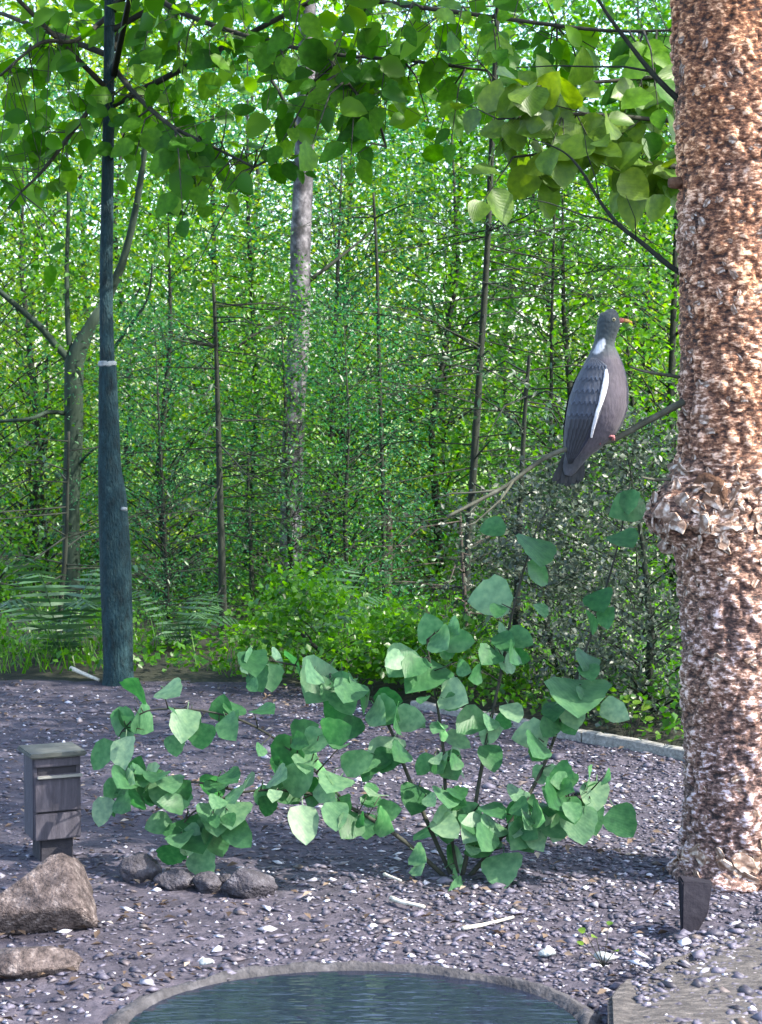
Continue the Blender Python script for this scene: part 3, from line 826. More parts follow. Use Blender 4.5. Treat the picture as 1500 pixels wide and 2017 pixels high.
# spine: px, py, half width in the picture, half depth, y offset
SP = [(1196, 611, 5, 5, -0.012), (1197, 617, 14, 13, -0.012), (1196, 627, 20, 18, -0.012), (1195, 640, 22.5, 19.5, -0.011), (1192, 654, 21, 19, -0.010),
      (1189, 668, 20, 19, -0.008), (1187, 682, 21.5, 21, -0.006), (1187, 697, 28, 27, -0.004), (1187, 715, 37, 36, -0.002), (1186, 738, 46, 45, 0.0),
      (1183, 765, 54, 52, 0.002), (1178, 795, 58, 55, 0.004), (1171, 822, 55, 52, 0.006), (1161, 846, 47, 45, 0.010), (1150, 868, 36, 34, 0.014),
      (1140, 888, 26, 24, 0.018), (1131, 908, 19, 14, 0.022), (1124, 926, 14, 7, 0.026), (1120, 938, 6, 3, 0.028)]
def resample(arr, n):
    arr = np.array(arr, float); t = np.linspace(0, len(arr) - 1, n)
    out = np.zeros((n, arr.shape[1]))
    for q_, tt in enumerate(t):
        i = min(int(tt), len(arr) - 2); u = tt - i
        p0, p1, p2, p3 = arr[max(i - 1, 0)], arr[i], arr[i + 1], arr[min(i + 2, len(arr) - 1)]
        out[q_] = 0.5 * (2 * p1 + (p2 - p0) * u + (2 * p0 - 5 * p1 + 4 * p2 - p3) * u * u + (3 * p1 - p0 - 3 * p2 + p3) * u ** 3)
    return out
NB = 150
sp = resample(SP, NB)
NR = 72
bv = []; bc = []
for i in range(len(sp)):
    px, py, a_, b_, yo = sp[i]
    d = Vector((sp[min(i + 1, NB - 1)][0] - sp[max(i - 1, 0)][0], 0, -(sp[min(i + 1, NB - 1)][1] - sp[max(i - 1, 0)][1]))).normalized()
    nrm = Vector((-d.z, 0, d.x))
    if nrm.x < 0: nrm = -nrm                          # towards the breast (right)
    c0 = L2(px, py, yo)
    for k in range(NR):
        t = 2 * math.pi * k / NR
        cs, sn = math.cos(t), math.sin(t)
        aa = a_ * mpx
        # breast fuller than back
        p = c0 + nrm * cs * aa + Vector((0, 1, 0)) * sn * b_ * mpx
        rf_ = 0.0010 * noise.noise(p * 160)
        p += (nrm * cs + Vector((0, 1, 0)) * sn) * rf_
        bv.append(p)
        head = np.array((0.016, 0.028, 0.034)); neck = np.array((0.034, 0.050, 0.055)); breast = np.array((0.060, 0.050, 0.066)); back = np.array((0.040, 0.046, 0.060)); belly = np.array((0.075, 0.066, 0.082)); rump = np.array((0.05, 0.055, 0.068))
        w_b = 1 / (1 + math.exp(-(cs + 0.15) * 5))
        colr = head if py < 655 else head + (neck - head) * min((py - 655) / 25, 1)
        body = back * (1 - w_b) + breast * w_b
        k2 = min(max((py - 682) / 30, 0), 1)
        colr = colr * (1 - k2) + body * k2
        k3 = min(max((py - 815) / 40, 0), 1) * w_b
        colr = colr * (1 - k3) + belly * k3
        k4 = min(max((py - 880) / 20, 0), 1)
        colr = colr * (1 - k4) + rump * k4
        if abs(sn) > 0.15:
            uu = (cs + (py - 684) * 0.013 + 0.42) / 0.36 + 0.25 * noise.noise(p * 240); vv_ = (py - 684) / 15
            wp = min(max((1.12 - math.sqrt(uu * uu + vv_ * vv_)) / 0.3, 0), 1)
            colr = colr * (1 - wp) + np.array((0.45, 0.47, 0.50)) * wp
        bc.append(colr)
bf = [(i * NR + k, i * NR + (k + 1) % NR, (i + 1) * NR + (k + 1) % NR, (i + 1) * NR + k) for i in range(NB - 1) for k in range(NR)]
bf.append(tuple(range(NR))[::-1]); bf.append(tuple((NB - 1) * NR + k for k in range(NR)))
me = bpy.data.meshes.new('pigeon_body'); me.from_pydata([tuple(p) for p in bv], [], bf)
set_plumage(me, bc); me.polygons.foreach_set('use_smooth', [True] * len(me.polygons)); me.materials.append(M['plumage']); me.update()
link('body', me, bird)
def body_depth(px, py):
    r_ = [np.interp(py, sp[:, 1], sp[:, q_]) for q_ in range(5)]
    u = (px - r_[0]) / (r_[2] * 1.12)
    return r_[3] * math.sqrt(max(0.06, 1 - u * u)), r_[4]
WY = [706, 722, 748, 780, 812, 842, 868, 892, 914]
WF = [1170, 1190, 1190, 1185, 1177, 1168, 1157, 1143, 1127]
WB = [1160, 1147, 1132, 1120, 1114, 1111, 1110, 1112, 1119]
for side in (-1, 1):
    NU, NV = 140, 48
    wv_ = []; wc = []
    for i in range(NU + 1):
        py = 706 + (914 - 706) * i / NU
        f_, b2 = np.interp(py, WY, WF), np.interp(py, WY, WB)
        for j in range(NV + 1):
            v_ = j / NV
            px = b2 + (f_ - b2) * v_
            dp, yo = body_depth(px, py)
            edge = min(v_, 1 - v_, (i / NU) * 1.5, (1 - i / NU) * 1.5)
            thick = 0.007 * min(edge / 0.08, 1) ** 0.5
            # overlapping rows of coverts, then long primaries
            row = (i / NU) * 9 + 0.35 * abs(((v_ * 7) % 1) - 0.5) * 2
            saw = (row % 1)
            rel_ = 0.0022 * saw if py < 825 else 0.0022 * ((v_ * 8 + i / NU * 1.5) % 1)
            y = yo + side * (dp * mpx + thick + rel_ - 0.002)
            wv_.append(L2(px, py, y))
            c_ = np.array((0.036, 0.046, 0.068)) * (0.72 + 0.5 * saw + (0.55 if saw > 0.86 else 0)) * (0.9 + 0.25 * noise.noise(Vector((px * 0.2, py * 0.2, int(row)))))
            if py > 825: c_ = np.array((0.022, 0.025, 0.034)) * (0.7 + 0.6 * ((v_ * 8 + i / NU * 1.5) % 1) + (0.8 if (v_ * 8 + i / NU * 1.5) % 1 > 0.84 else 0))
            if v_ > 0.82 and py > 735: c_ = np.array((0.014, 0.018, 0.040))
            wc.append(c_)
    wf_ = [(i * (NV + 1) + j, i * (NV + 1) + j + 1, (i + 1) * (NV + 1) + j + 1, (i + 1) * (NV + 1) + j) for i in range(NU) for j in range(NV)]
    b = len(wv_)
    inner = [p - Vector((0, side * 0.004, 0)) for p in wv_]
    wf_ += [tuple(q_ + b for q_ in f_)[::-1] for f_ in wf_]
    me = bpy.data.meshes.new('wing'); me.from_pydata([tuple(p) for p in wv_ + inner], [], wf_)
    set_plumage(me, wc + wc); me.polygons.foreach_set('use_smooth', [True] * len(me.polygons)); me.materials.append(M['plumage']); me.update()
    wing = link('wing', me, bird)
    # white bar along the leading edge
    bar = [(1186, 728, 2), (1186, 742, 4.5), (1184, 758, 5.5), (1180, 776, 5.5), (1175, 794, 4.5), (1169, 812, 4), (1165, 830, 3.5), (1162, 846, 3), (1160, 862, 2)]
    br_ = resample(bar, 30); vv = []
    for (px, py, hw) in br_:
        for s in (-1, -0.5, 0.5, 1):
            dp, yo = body_depth(px + s * hw, py)
            vv.append(L2(px + s * hw + 0.7 * noise.noise(Vector((py * 0.3, s, 0))), py, yo + side * (dp * mpx + 0.0095 + (0.0015 if abs(s) < 1 else 0))))
    ff = [(i * 4 + j, i * 4 + j + 1, (i + 1) * 4 + j + 1, (i + 1) * 4 + j) for i in range(29) for j in range(3)]
    me = bpy.data.meshes.new('white_wing_bar'); me.from_pydata([tuple(p) for p in vv], [], ff)
    set_plumage(me, [(0.55, 0.56, 0.60)] * len(vv)); me.materials.append(M['plumage']); me.update()
    link('white_wing_bar', me, wing)
# tail feathers
for k in range(7):
    u = k / 6 - 0.5
    p0 = L2(1137 + u * 20, 872, 0.020 + 0.003 * (k % 2)); p1 = L2(1121 + u * 50, 956 - 7 * abs(u) * 2 + 3 * (k % 2), 0.034 + 0.004 * (k % 2))
    vv = []; ff = []; cc_ = []
    for i in range(7):
        t = i / 6; c0 = p0.lerp(p1, t); hw = (5 + 5 * t) * mpx * (1 if i < 6 else 0.6)
        for (s, z_) in ((-1, 0.0), (0, -0.0015), (1, 0.0)):
            vv.append(c0 + Vector((s * hw, z_, s * hw * 0.1)))
            base_c = np.array((0.05, 0.054, 0.066)) if t < 0.45 else np.array((0.014, 0.018, 0.021))
            cc_.append(base_c * (1.1 if s else 0.8))
    for i in range(6):
        for j in range(2): ff.append((i * 3 + j, i * 3 + j + 1, (i + 1) * 3 + j + 1, (i + 1) * 3 + j))
    me = bpy.data.meshes.new('tail_feather'); me.from_pydata([tuple(p) for p in vv], [], ff)
    set_plumage(me, cc_); me.materials.append(M['plumage']); me.update()
    link('tail_feather', me, bird)
# bill, cere, eyes, feet
M['bill'] = noise_mat('bill', [(0.3, (0.52, 0.24, 0.06)), (0.7, (0.70, 0.40, 0.12))], scale=80, rough=0.5)
M['bill_base'] = noise_mat('bill_base', [(0.3, (0.38, 0.11, 0.09)), (0.7, (0.52, 0.20, 0.15))], scale=80, rough=0.5)
M['eye'] = noise_mat('eye', [(0.3, (0.35, 0.33, 0.18)), (0.7, (0.45, 0.43, 0.26))], scale=80, rough=0.15)
M['pupil'] = noise_mat('pupil', [(0.3, (0.01, 0.01, 0.01)), (0.7, (0.015, 0.015, 0.015))], scale=80, rough=0.1)
M['foot'] = noise_mat('foot', [(0.3, (0.28, 0.09, 0.10)), (0.7, (0.42, 0.17, 0.17))], scale=90, rough=0.6)
m = MB()
m.tube([L2(1213, 634, -0.012), L2(1220, 633, -0.012), L2(1226, 633, -0.012)], [0.0062, 0.0055, 0.0042], 10)
m.build('cere', M['bill_base'], bird)
m = MB()
m.tube([L2(1224, 633, -0.012), L2(1232, 633.5, -0.012), L2(1239, 636, -0.012), L2(1242, 640, -0.012)], [0.0045, 0.0040, 0.0026, 0.0006], 10)
m.build('bill', M['bill'], bird)
for side in (-1, 1):
    for nm, rr, off in (('eye', 0.0042, 0.0), ('pupil', 0.0024, 0.0028)):
        bm = bmesh.new(); bmesh.ops.create_icosphere(bm, subdivisions=2, radius=rr)
        me = bpy.data.meshes.new(nm); bm.to_mesh(me); bm.free(); me.materials.append(M[nm])
        me.polygons.foreach_set('use_smooth', [True] * len(me.polygons))
        e = link(nm, me, bird); e.location = L2(1203, 632, -0.012 + side * (0.0178 + off))
for (px, yy) in ((1192, -0.016), (1170, 0.014)):
    m = MB()
    top = L2(px - 3, 838, yy * 1.3); by = np.interp(px, [1110, 1165, 1215], [886, 878, 862])
    ankle = L2(px, by - 9, yy)
    m.tube([top, top.lerp(ankle, 0.5), ankle], [0.011, 0.006, 0.0032], 8)
    for (dx, dy) in ((13, -0.006), (15, 0.003), (11, 0.010), (-11, 0.001)):
        m.tube([ankle, L2(px + dx * 0.5, by - 8 - dx * 0.2, yy + dy * 0.5), L2(px + dx, by - 5 - dx * 0.35, yy + dy), L2(px + dx * 1.15, by + 3 - dx * 0.35, yy + dy)], [0.0030, 0.0028, 0.0024, 0.0008], 6)
    m.build('foot', M['foot'], bird)

# ================================================================== LARGE LEAVES (each an object)
def big_leaf_mesh(name, mat, seed, width=0.8, point=0.25, lobes=0.05):
    """blade of unit length along +Y with petiole, normal +Z"""
    rg = random.Random(seed)
    m = MB(); n = 8; vs = []; fs = []
    cup = rg.uniform(0.06, 0.16); droop = rg.uniform(0.10, 0.25); tw_ = rg.uniform(-0.12, 0.12)
    for i in range(n + 1):
        t = i / n
        hw = 0.5 * width * (math.sin(math.pi * min(1, t ** (0.72))) ** 0.62 if 0 < t < 1 else 0.0)
        if t > 0.8: hw *= (1 - point * (t - 0.8) / 0.2)
        hw *= 1 + rg.uniform(-lobes, lobes)
        zc = -droop * t * t
        for s in (-1, -0.5, 0, 0.5, 1):
            vs.append((s * hw + 0.03 * math.sin(t * 3), t, zc + cup * (abs(s) * hw * 2) ** 1.5 + tw_ * s * hw + (0.02 if (i % 2 and abs(s) == 1) else 0)))
    for i in range(n):
        for j in range(4):
            fs.append((i * 5 + j, i * 5 + j + 1, (i + 1) * 5 + j + 1, (i + 1) * 5 + j))
    m.add(vs, fs)
    m.tube([(0, -0.22, 0.03), (0, 0.02, 0.0)], [0.012, 0.010], 3, cap=False)
    return m.mesh(name, mat)
def place_leaf(me, parent, base, pos, d, nrm, size, name='leaf'):
    o = link(name, me, parent)
    y = d.normalized(); z = (nrm - y * nrm.dot(y)).normalized(); x = y.cross(z)
    mt = Matrix((x * size, y * size, z * size)).transposed().to_4x4()
    mt.translation = pos - base
    o.matrix_local = mt
    return o

# ------------------------------------------------------------------ dark trunk on the left with its overhanging boughs
left_base = G(233, 1345)
DL = left_base.y
left = empty('dark_trunk_tree', (left_base.x, left_base.y, 0))
tag(left, 'straight dark blue grey trunk with pale ring at the left, boughs overhead', 'tree')
LB = Vector((left_base.x, left_base.y, 0))
TR = [(233, 1362, 38), (233, 1340, 32), (233, 1315, 29.5), (231, 1250, 29.5), (228, 1150, 30.5), (225, 1060, 30), (221, 980, 28), (216, 920, 23.5), (215, 860, 21.5), (213, 790, 19.8), (212, 728, 17.8), (211, 706, 14.8),
      (209, 620, 13.2), (209, 520, 12.6), (211, 400, 11.8), (213, 250, 11.2), (215, 80, 10.5), (218, -200, 9.5), (224, -600, 8), (230, -1100, 6.5)]
tr_ = resample(TR, 160)
m = MB(); vs = []; fs = []; NL = 26
for i, (px, py, r_) in enumerate(tr_):
    c0 = P(px, py, DL) - LB
    for k in range(NL):
        t = 2 * math.pi * k / NL
        q_ = Vector((math.cos(t) * 2.2, math.sin(t) * 2.2, c0.z * 1.5))
        rad = S(r_, DL) * (1 + 0.06 * noise.noise(q_) + 0.035 * noise.noise(q_ * 4))
        vs.append(c0 + Vector((math.cos(t) * rad, math.sin(t) * rad, 0)))
for i in range(len(tr_) - 1):
    for k in range(NL):
        fs.append((i * NL + k, i * NL + (k + 1) % NL, (i + 1) * NL + (k + 1) % NL, (i + 1) * NL + k))
m.add(vs, fs)
m.build('trunk', M['dark_bark'], left)
m = MB()
m.tube([P(211, 722, DL) - LB, P(211, 719, DL) - LB, P(211, 714, DL) - LB, P(211, 711, DL) - LB], [S(17.2, DL), S(18.0, DL), S(17.2, DL), S(15.2, DL)], 22, jitter=0.09)
m.build('pale_ring', M['pale_band'], left)
m = MB()
m.tube([P(239, 1002, DL - 0.04) - LB, P(250, 1003, DL - 0.045) - LB], [S(4, DL), S(4, DL)], 6)
m.build('bark_scar', M['pale_band'], left)
limbs = [
    [(216, -90, 6.96), (330, 10, 6.7), (480, 70, 6.4), (640, 105, 6.2), (800, 120, 6.1), (960, 140, 6.0)],
    [(213, 120, 6.96), (270, 190, 6.7), (340, 250, 6.5), (420, 290, 6.4), (500, 330, 6.3)],
    [(213, 170, 6.96), (150, 250, 6.8), (90, 330, 6.75), (40, 380, 6.7)],
    [(216, 30, 6.96), (150, 80, 6.7), (80, 85, 6.6), (0, 150, 6.5)],
    [(218, -220, 6.96), (420, -90, 6.3), (680, -10, 5.9), (940, 30, 5.7), (1180, 60, 5.6), (1330, 60, 5.5)],
    [(640, 105, 6.2), (690, 170, 6.1), (740, 230, 6.05), (760, 290, 6.0)],
]
limb_nodes = []
for k, L in enumerate(limbs):
    pts = [P(*p) for p in L]
    r0 = 0.011 if k != 5 else 0.005
    branch(left, LB, pts, r0, 0.004, M['twig_bark'], 'limb')
    a_ = resample(L, 30)
    limb_nodes += [tuple(p) for p in a_]
limb_np = np.array(limb_nodes)
bough_meshes = [big_leaf_mesh('bough_leaf', M['bough_leaf'], s, width=0.54 + 0.09 * (s % 4), point=0.35 + 0.1 * (s % 2), lobes=0.09) for s in range(5)]
curtain_x = [0, 80, 150, 250, 330, 480, 540, 620, 760, 860, 950, 1060, 1180, 1320]
curtain_y = [520, 470, 430, 330, 440, 430, 340, 350, 350, 310, 300, 300, 280, 260]
tb = MB()
rl = random.Random(99)
n_leaf = 0
key_leaves = [(375, 345, 0.098, -80), (462, 402, 0.075, -60), (452, 365, 0.065, 40), (345, 420, 0.08, 170), (405, 415, 0.06, 20), (300, 190, 0.09, -100), (420, 110, 0.10, -60), (480, 215, 0.085, 10),
              (560, 250, 0.12, -100), (640, 205, 0.085, 170), (690, 265, 0.10, 190), (720, 340, 0.09, -70), (790, 110, 0.11, -20), (850, 150, 0.13, -120), (620, 110, 0.12, -60), (100, 545, 0.085, -90),
              (330, 505, 0.06, -100), (385, 560, 0.055, -80), (530, 310, 0.07, -30), (110, 490, 0.07, 200), (610, 330, 0.05, -90)]
left_leaves = []
def view_normal(rg, up=0.5):
    return Vector((rg.gauss(0, 0.45), -1 + rg.gauss(0, 0.4), up + rg.gauss(0, 0.45))).normalized()
for (px, py, sz, ang) in key_leaves:
    d = 6.1
    i = int(np.argmin((limb_np[:, 0] - px) ** 2 + (limb_np[:, 1] - py) ** 2))
    lx, ly, ld = limb_np[i]
    d = ld - 0.05
    p = P(px, py, d); s0 = P(lx, ly, ld)
    dv = Vector((math.cos(R(ang)), 0.1, math.sin(R(ang))))
    st = p - dv * sz * 0.5
    tb.tube([s0 - LB, s0.lerp(st, 0.5) + Vector((0, 0, 0.03)) - LB, st - dv * sz * 0.2 - LB], [0.0035, 0.0025, 0.0015], 4)
    place_leaf(bough_meshes[rl.randrange(5)], left, LB, st, dv, view_normal(rl, 0.3), sz); n_leaf += 1
while n_leaf < 298:
    x0 = rl.uniform(30, 1330)
    if x0 > 900 and rl.random() < 0.45: continue
    cur = np.interp(x0, curtain_x, curtain_y)
    y1 = rl.uniform(20, 1) * 0 + (60 + (cur - 60) * rl.random() ** 0.85)
    i = int(np.argmin((limb_np[:, 0] - x0 + rl.uniform(-60, 60)) ** 2 + (limb_np[:, 1] - y1 + 90) ** 2 * 0.8 + rl.uniform(0, 3000)))
    lx, ly, ld = limb_np[i]
    s0 = P(lx, ly, ld); e0 = P(x0, y1, ld + rl.uniform(-0.5, 0.35))
    if (e0 - s0).length > 0.75: continue
    mid = s0.lerp(e0, 0.5) + Vector((0, 0, 0.05))
    tb.tube([s0 - LB, mid - LB, e0 - LB], [0.004, 0.003, 0.0015], 4)
    nl = rl.randint(3, 6)
    for q_ in range(nl):
        t = 0.35 + 0.65 * q_ / max(nl - 1, 1)
        p = (s0.lerp(mid, t * 2) if t < 0.5 else mid.lerp(e0, t * 2 - 1))
        tdir = (e0 - s0).normalized()
        sdv = tdir.cross(Vector((0, 1, 0.2))).normalized() * (1 if q_ % 2 else -1)
        dv = (tdir * 0.6 + sdv * rl.uniform(0.5, 1.0) + Vector((0, rl.gauss(0, 0.3), -0.25)))
        if q_ == nl - 1: dv = tdir + Vector((0, 0, -0.3))
        sz = rl.uniform(0.045, 0.11)
        place_leaf(bough_meshes[rl.randrange(5)], left, LB, p + dv.normalized() * sz * 0.2, dv, view_normal(rl, 0.45), sz)
        n_leaf += 1
        if n_leaf >= 298: break
Vx = []; Fx = []; Tx = []; b = 0
tmpl = [(np.array([v_.co[:] for v_ in me_.vertices])[:45], np.array([p_.vertices[:] for p_ in me_.polygons if max(p_.vertices) < 45])) for me_ in bough_meshes]
for k in range(440):
    i = rl.randrange(len(limb_np)); lx, ly, ld = limb_np[i]
    px, py = lx + rl.gauss(0, 70), ly + rl.gauss(30, 70)
    if py > np.interp(px, curtain_x, curtain_y) - 70 or px < -20 or (px > 950 and py > 170) or abs(px - 213) < 38: continue
    d = ld + rl.uniform(-0.2, 0.5)
    p = P(px, py, d) - LB; nv = view_normal(rl, 0.5); dv = Vector((rl.gauss(0, 1), rl.gauss(0, 0.4), rl.gauss(-0.5, 0.6)))
    y = dv.normalized(); z_ = (nv - y * nv.dot(y)).normalized(); x = y.cross(z_); sz = rl.uniform(0.04, 0.11)
    tv, tf = tmpl[rl.randrange(5)]
    Vx.append(tv @ (np.array([x, y, z_]) * sz) + np.array(p)); Fx.append(tf + b); Tx += [rl.random()] * len(tf); b += 45
    s0 = P(lx, ly, ld) - LB
    tb.tube([s0, p], [0.002, 0.001], 3, cap=False)
tag(link('foliage', fast_mesh('bough_foliage', np.concatenate(Vx), np.concatenate(Fx), M['bough_leaf_mass'], np.array(Tx), smooth=True), left), kind='stuff')
tw_o = tb.build('twigs', M['twig_bark'], left); tag(tw_o, kind='stuff')
# the crown above the frame: it shades the gravel
rr_ = random.Random(31); mb = MB(); pts = []
for k in range(60):
    a_ = rr_.uniform(0, 2 * math.pi); z = rr_.uniform(2.5, 4.9); r = rr_.uniform(0.5, 2.3) 
    p0 = Vector((0, 0, z - 0.4)); p1 = Vector((math.cos(a_) * r, math.sin(a_) * r, z + 0.1))
    mb.tube([p0, p0.lerp(p1, 0.5) + Vector((0, 0, 0.1)), p1], [0.014, 0.010, 0.003], 4)
    for q_ in range(5):
        pts.append(p0.lerp(p1, rr_.uniform(0.4, 1.05)) + Vector((rr_.gauss(0, 0.15), rr_.gauss(0, 0.15), rr_.gauss(0, 0.1))))
mb.build('crown_limbs', M['twig_bark'], left)
cc = np.concatenate([rng.normal(size=(13, 3)) * 0.24 * np.array([1, 1, 0.7]) + np.array(c) for c in pts])
v, f = leaf_cloud(cc, 0.085, aspect=0.75)
tag(link('crown', fast_mesh('left_crown', v, f, M['bough_leaf_mass'], np.repeat(rng.uniform(0, 1, len(cc)), 2)), left), kind='stuff')

# ------------------------------------------------------------------ lime green tree reaching in from the right, behind the pine
lt_base = Vector((1.62, 5.75, 0))
lime = empty('lime_tree', lt_base)
tag(lime, 'young tree with bright yellow green leaves reaching left behind the pine', 'tree')
m = MB()
m.tube([Vector((0, 0, -0.05)), Vector((0.02, 0, 0.8)), Vector((-0.02, 0.03, 1.7)), Vector((0.03, 0, 2.6)), Vector((0.0, 0, 3.4))], [0.035, 0.03, 0.025, 0.018, 0.006], 9, jitter=0.06)
m.build('trunk', M['twig_bark'], lime)
llimbs = [[(1790, 330, 5.75), (1600, 290, 5.5), (1420, 250, 5.3), (1280, 235, 5.2), (1130, 225, 5.15), (980, 235, 5.1)],
          [(1790, 420, 5.75), (1560, 380, 5.5), (1400, 340, 5.35), (1260, 320, 5.25), (1130, 300, 5.2), (1010, 310, 5.15)],
          [(1790, 200, 5.75), (1560, 170, 5.5), (1380, 150, 5.4), (1200, 160, 5.3), (1080, 170, 5.2)]]
ln_nodes = []
for L in llimbs:
    branch(lime, lt_base, [P(*p) for p in L], 0.012, 0.003, M['twig_bark'], 'limb')
    ln_nodes += [tuple(p) for p in resample(L, 30)]
ln_np = np.array(ln_nodes)
lime_meshes = [big_leaf_mesh('lime_leaf', M['lime_leaf'], 20 + s, width=0.78, point=0.3) for s in range(4)]
tb = MB(); rl = random.Random(5); n = 0
while n < 175:
    i = rl.randrange(len(ln_np)); lx, ly, ld = ln_np[i]
    if lx > 1560: continue
    s0 = P(lx, ly, ld); px1 = lx + rl.gauss(-20, 45); py1 = ly + rl.gauss(25, 45)
    if px1 < 905 or py1 > 400 or py1 < 150: continue
    if px1 < 1010 and py1 < 200: continue
    e0 = P(px1, py1, ld + rl.gauss(0, 0.12))
    tb.tube([s0 - lt_base, e0 - lt_base], [0.0025, 0.0012], 4)
    for q_ in range(3):
        sz = rl.uniform(0.065, 0.12)
        tdir = (e0 - s0).normalized()
        sdv = tdir.cross(Vector((0, 1, 0.2))).normalized() * (1 if q_ % 2 else -1)
        dv = tdir * (1.0 if q_ == 2 else 0.4) + sdv * (0.8 if q_ < 2 else 0) + Vector((0, rl.gauss(0, 0.3), -0.2))
        place_leaf(lime_meshes[rl.randrange(4)], lime, lt_base, s0.lerp(e0, (0.4, 0.7, 1)[q_]), dv, view_normal(rl, 0.7), sz); n += 1
tag(tb.build('twigs', M['twig_bark'], lime), kind='stuff')

# ------------------------------------------------------------------ round-leaved shrub in front, centre right
sh_base = G(905, 1742)
shrub = empty('round_leaved_shrub', (sh_base.x, sh_base.y, 0))
SB = Vector((sh_base.x, sh_base.y, 0))
tag(shrub, 'loose shrub with rounded grey green leaves in front of the gravel bed', 'shrub')
stems = [
    [(905, 1748, 4.0), (925, 1650, 4.02), (950, 1500, 4.08), (985, 1330, 4.12), (1010, 1200, 4.15), (1050, 1060, 4.15), (1080, 1000, 4.15)],
    [(905, 1748, 4.0), (985, 1650, 4.0), (1060, 1530, 4.05), (1110, 1400, 4.1), (1160, 1260, 4.12), (1215, 1080, 4.15), (1240, 950, 4.18)],
    [(900, 1748, 4.0), (850, 1640, 4.03), (800, 1520, 4.1), (760, 1420, 4.15), (700, 1350, 4.2), (620, 1320, 4.22), (520, 1300, 4.22), (470, 1310, 4.2)],
    [(898, 1748, 4.0), (800, 1660, 3.98), (690, 1590, 3.98), (590, 1560, 4.0), (480, 1560, 4.0), (380, 1600, 4.0), (350, 1650, 4.0)],
    [(690, 1590, 3.98), (600, 1500, 4.0), (500, 1430, 4.02), (400, 1400, 4.05), (290, 1400, 4.08), (240, 1440, 4.1)],
    [(905, 1748, 4.0), (880, 1600, 4.05), (870, 1450, 4.1), (850, 1330, 4.12), (840, 1260, 4.12)],
    [(985, 1650, 4.0), (1050, 1620, 3.97), (1110, 1575, 3.95), (1160, 1560, 3.95)],
    [(480, 1560, 4.0), (380, 1540, 4.02), (280, 1545, 4.05), (220, 1570, 4.05)],
]
st_nodes = []
for k, L in enumerate(stems):
    branch(shrub, SB, [P(*p) for p in L], 0.0055 if k not in (4, 6, 7) else 0.003, 0.0015, M['twig_bark'], 'stem')
    st_nodes += [tuple(p) for p in resample(L, 40)]
st_np = np.array(st_nodes)
sh_meshes = [big_leaf_mesh('round_leaf', M['shrub_leaf'], 40 + s, width=0.80 + 0.06 * (s % 4), point=0.1 + 0.1 * (s % 3), lobes=0.10) for s in range(5)]
keys = [(385, 1640, 130), (365, 1425, 85), (520, 1395, 70), (500, 1300, 85), (548, 1292, 45), (600, 1620, 95), (640, 1555, 75), (840, 1330, 120), (895, 1370, 80), (1140, 1370, 150), (1060, 1080, 100),
        (1062, 1128, 75), (965, 1180, 100), (890, 1240, 65), (970, 1040, 60), (820, 1570, 100), (905, 1500, 90), (760, 1480, 95), (850, 1640, 100), (990, 1710, 95), (960, 1650, 90), (1030, 1645, 85),
        (1095, 1570, 100), (1240, 1000, 95), (630, 1345, 120), (690, 1360, 90), (1060, 1470, 80), (1010, 1400, 70), (930, 1420, 90), (560, 1560, 80), (460, 1600, 85), (250, 1545, 80), (280, 1420, 75),
        (700, 1500, 80), (740, 1560, 70), (660, 1440, 75), (450, 1430, 75), (320, 1560, 70), (1180, 1180, 70), (1010, 1290, 65), (900, 1690, 80), (400, 1700, 70), (940, 1330, 60), (780, 1420, 80), (1230, 1060, 80), (880, 1570, 80), (600, 1440, 70)]
rl = random.Random(12)
tb = MB()
def shrub_leaf(px, py, szpx):
    dist2 = (st_np[:, 0] - px) ** 2 + (st_np[:, 1] - py) ** 2
    i = int(np.argmin(dist2)); lx, ly, ld = st_np[i]
    d = ld - rl.uniform(-0.03, 0.12)
    p = P(px, py, d); s0 = P(lx, ly, ld); sz = S(szpx, d)
    out = (p - s0)
    if out.length < 0.01: out = Vector((rl.gauss(0, 1), -0.3, rl.gauss(0, 1)))
    dv = (out.normalized() + Vector((rl.gauss(0, 0.3), rl.gauss(0, 0.3) - 0.1, -0.45)))
    dv.normalize()
    st = p - dv * sz * 0.5
    tb.tube([s0 - SB, st - dv * sz * 0.18 - SB], [0.0018, 0.0011], 4)
    nv = Vector((rl.gauss(0, 0.35), -1, 0.45 + rl.gauss(0, 0.35))).normalized()
    place_leaf(sh_meshes[rl.randrange(5)], shrub, SB, st, dv, nv, sz)
for (px, py, s) in keys: shrub_leaf(px, py, s * 0.92)
nrand = 0
while nrand < 215:
    i = rl.randrange(len(st_np)); lx, ly, ld = st_np[i]
    if ly > 1700: continue
    px, py = lx + rl.gauss(0, 38), ly + rl.gauss(5, 34)
    if 1085 < px < 1260 and py < 985: continue
    if py < 1200 and rl.random() < 0.6: continue
    shrub_leaf(px, py, rl.uniform(34, 82)); nrand += 1
tag(tb.build('petioles', M['twig_bark'], shrub), kind='stuff')

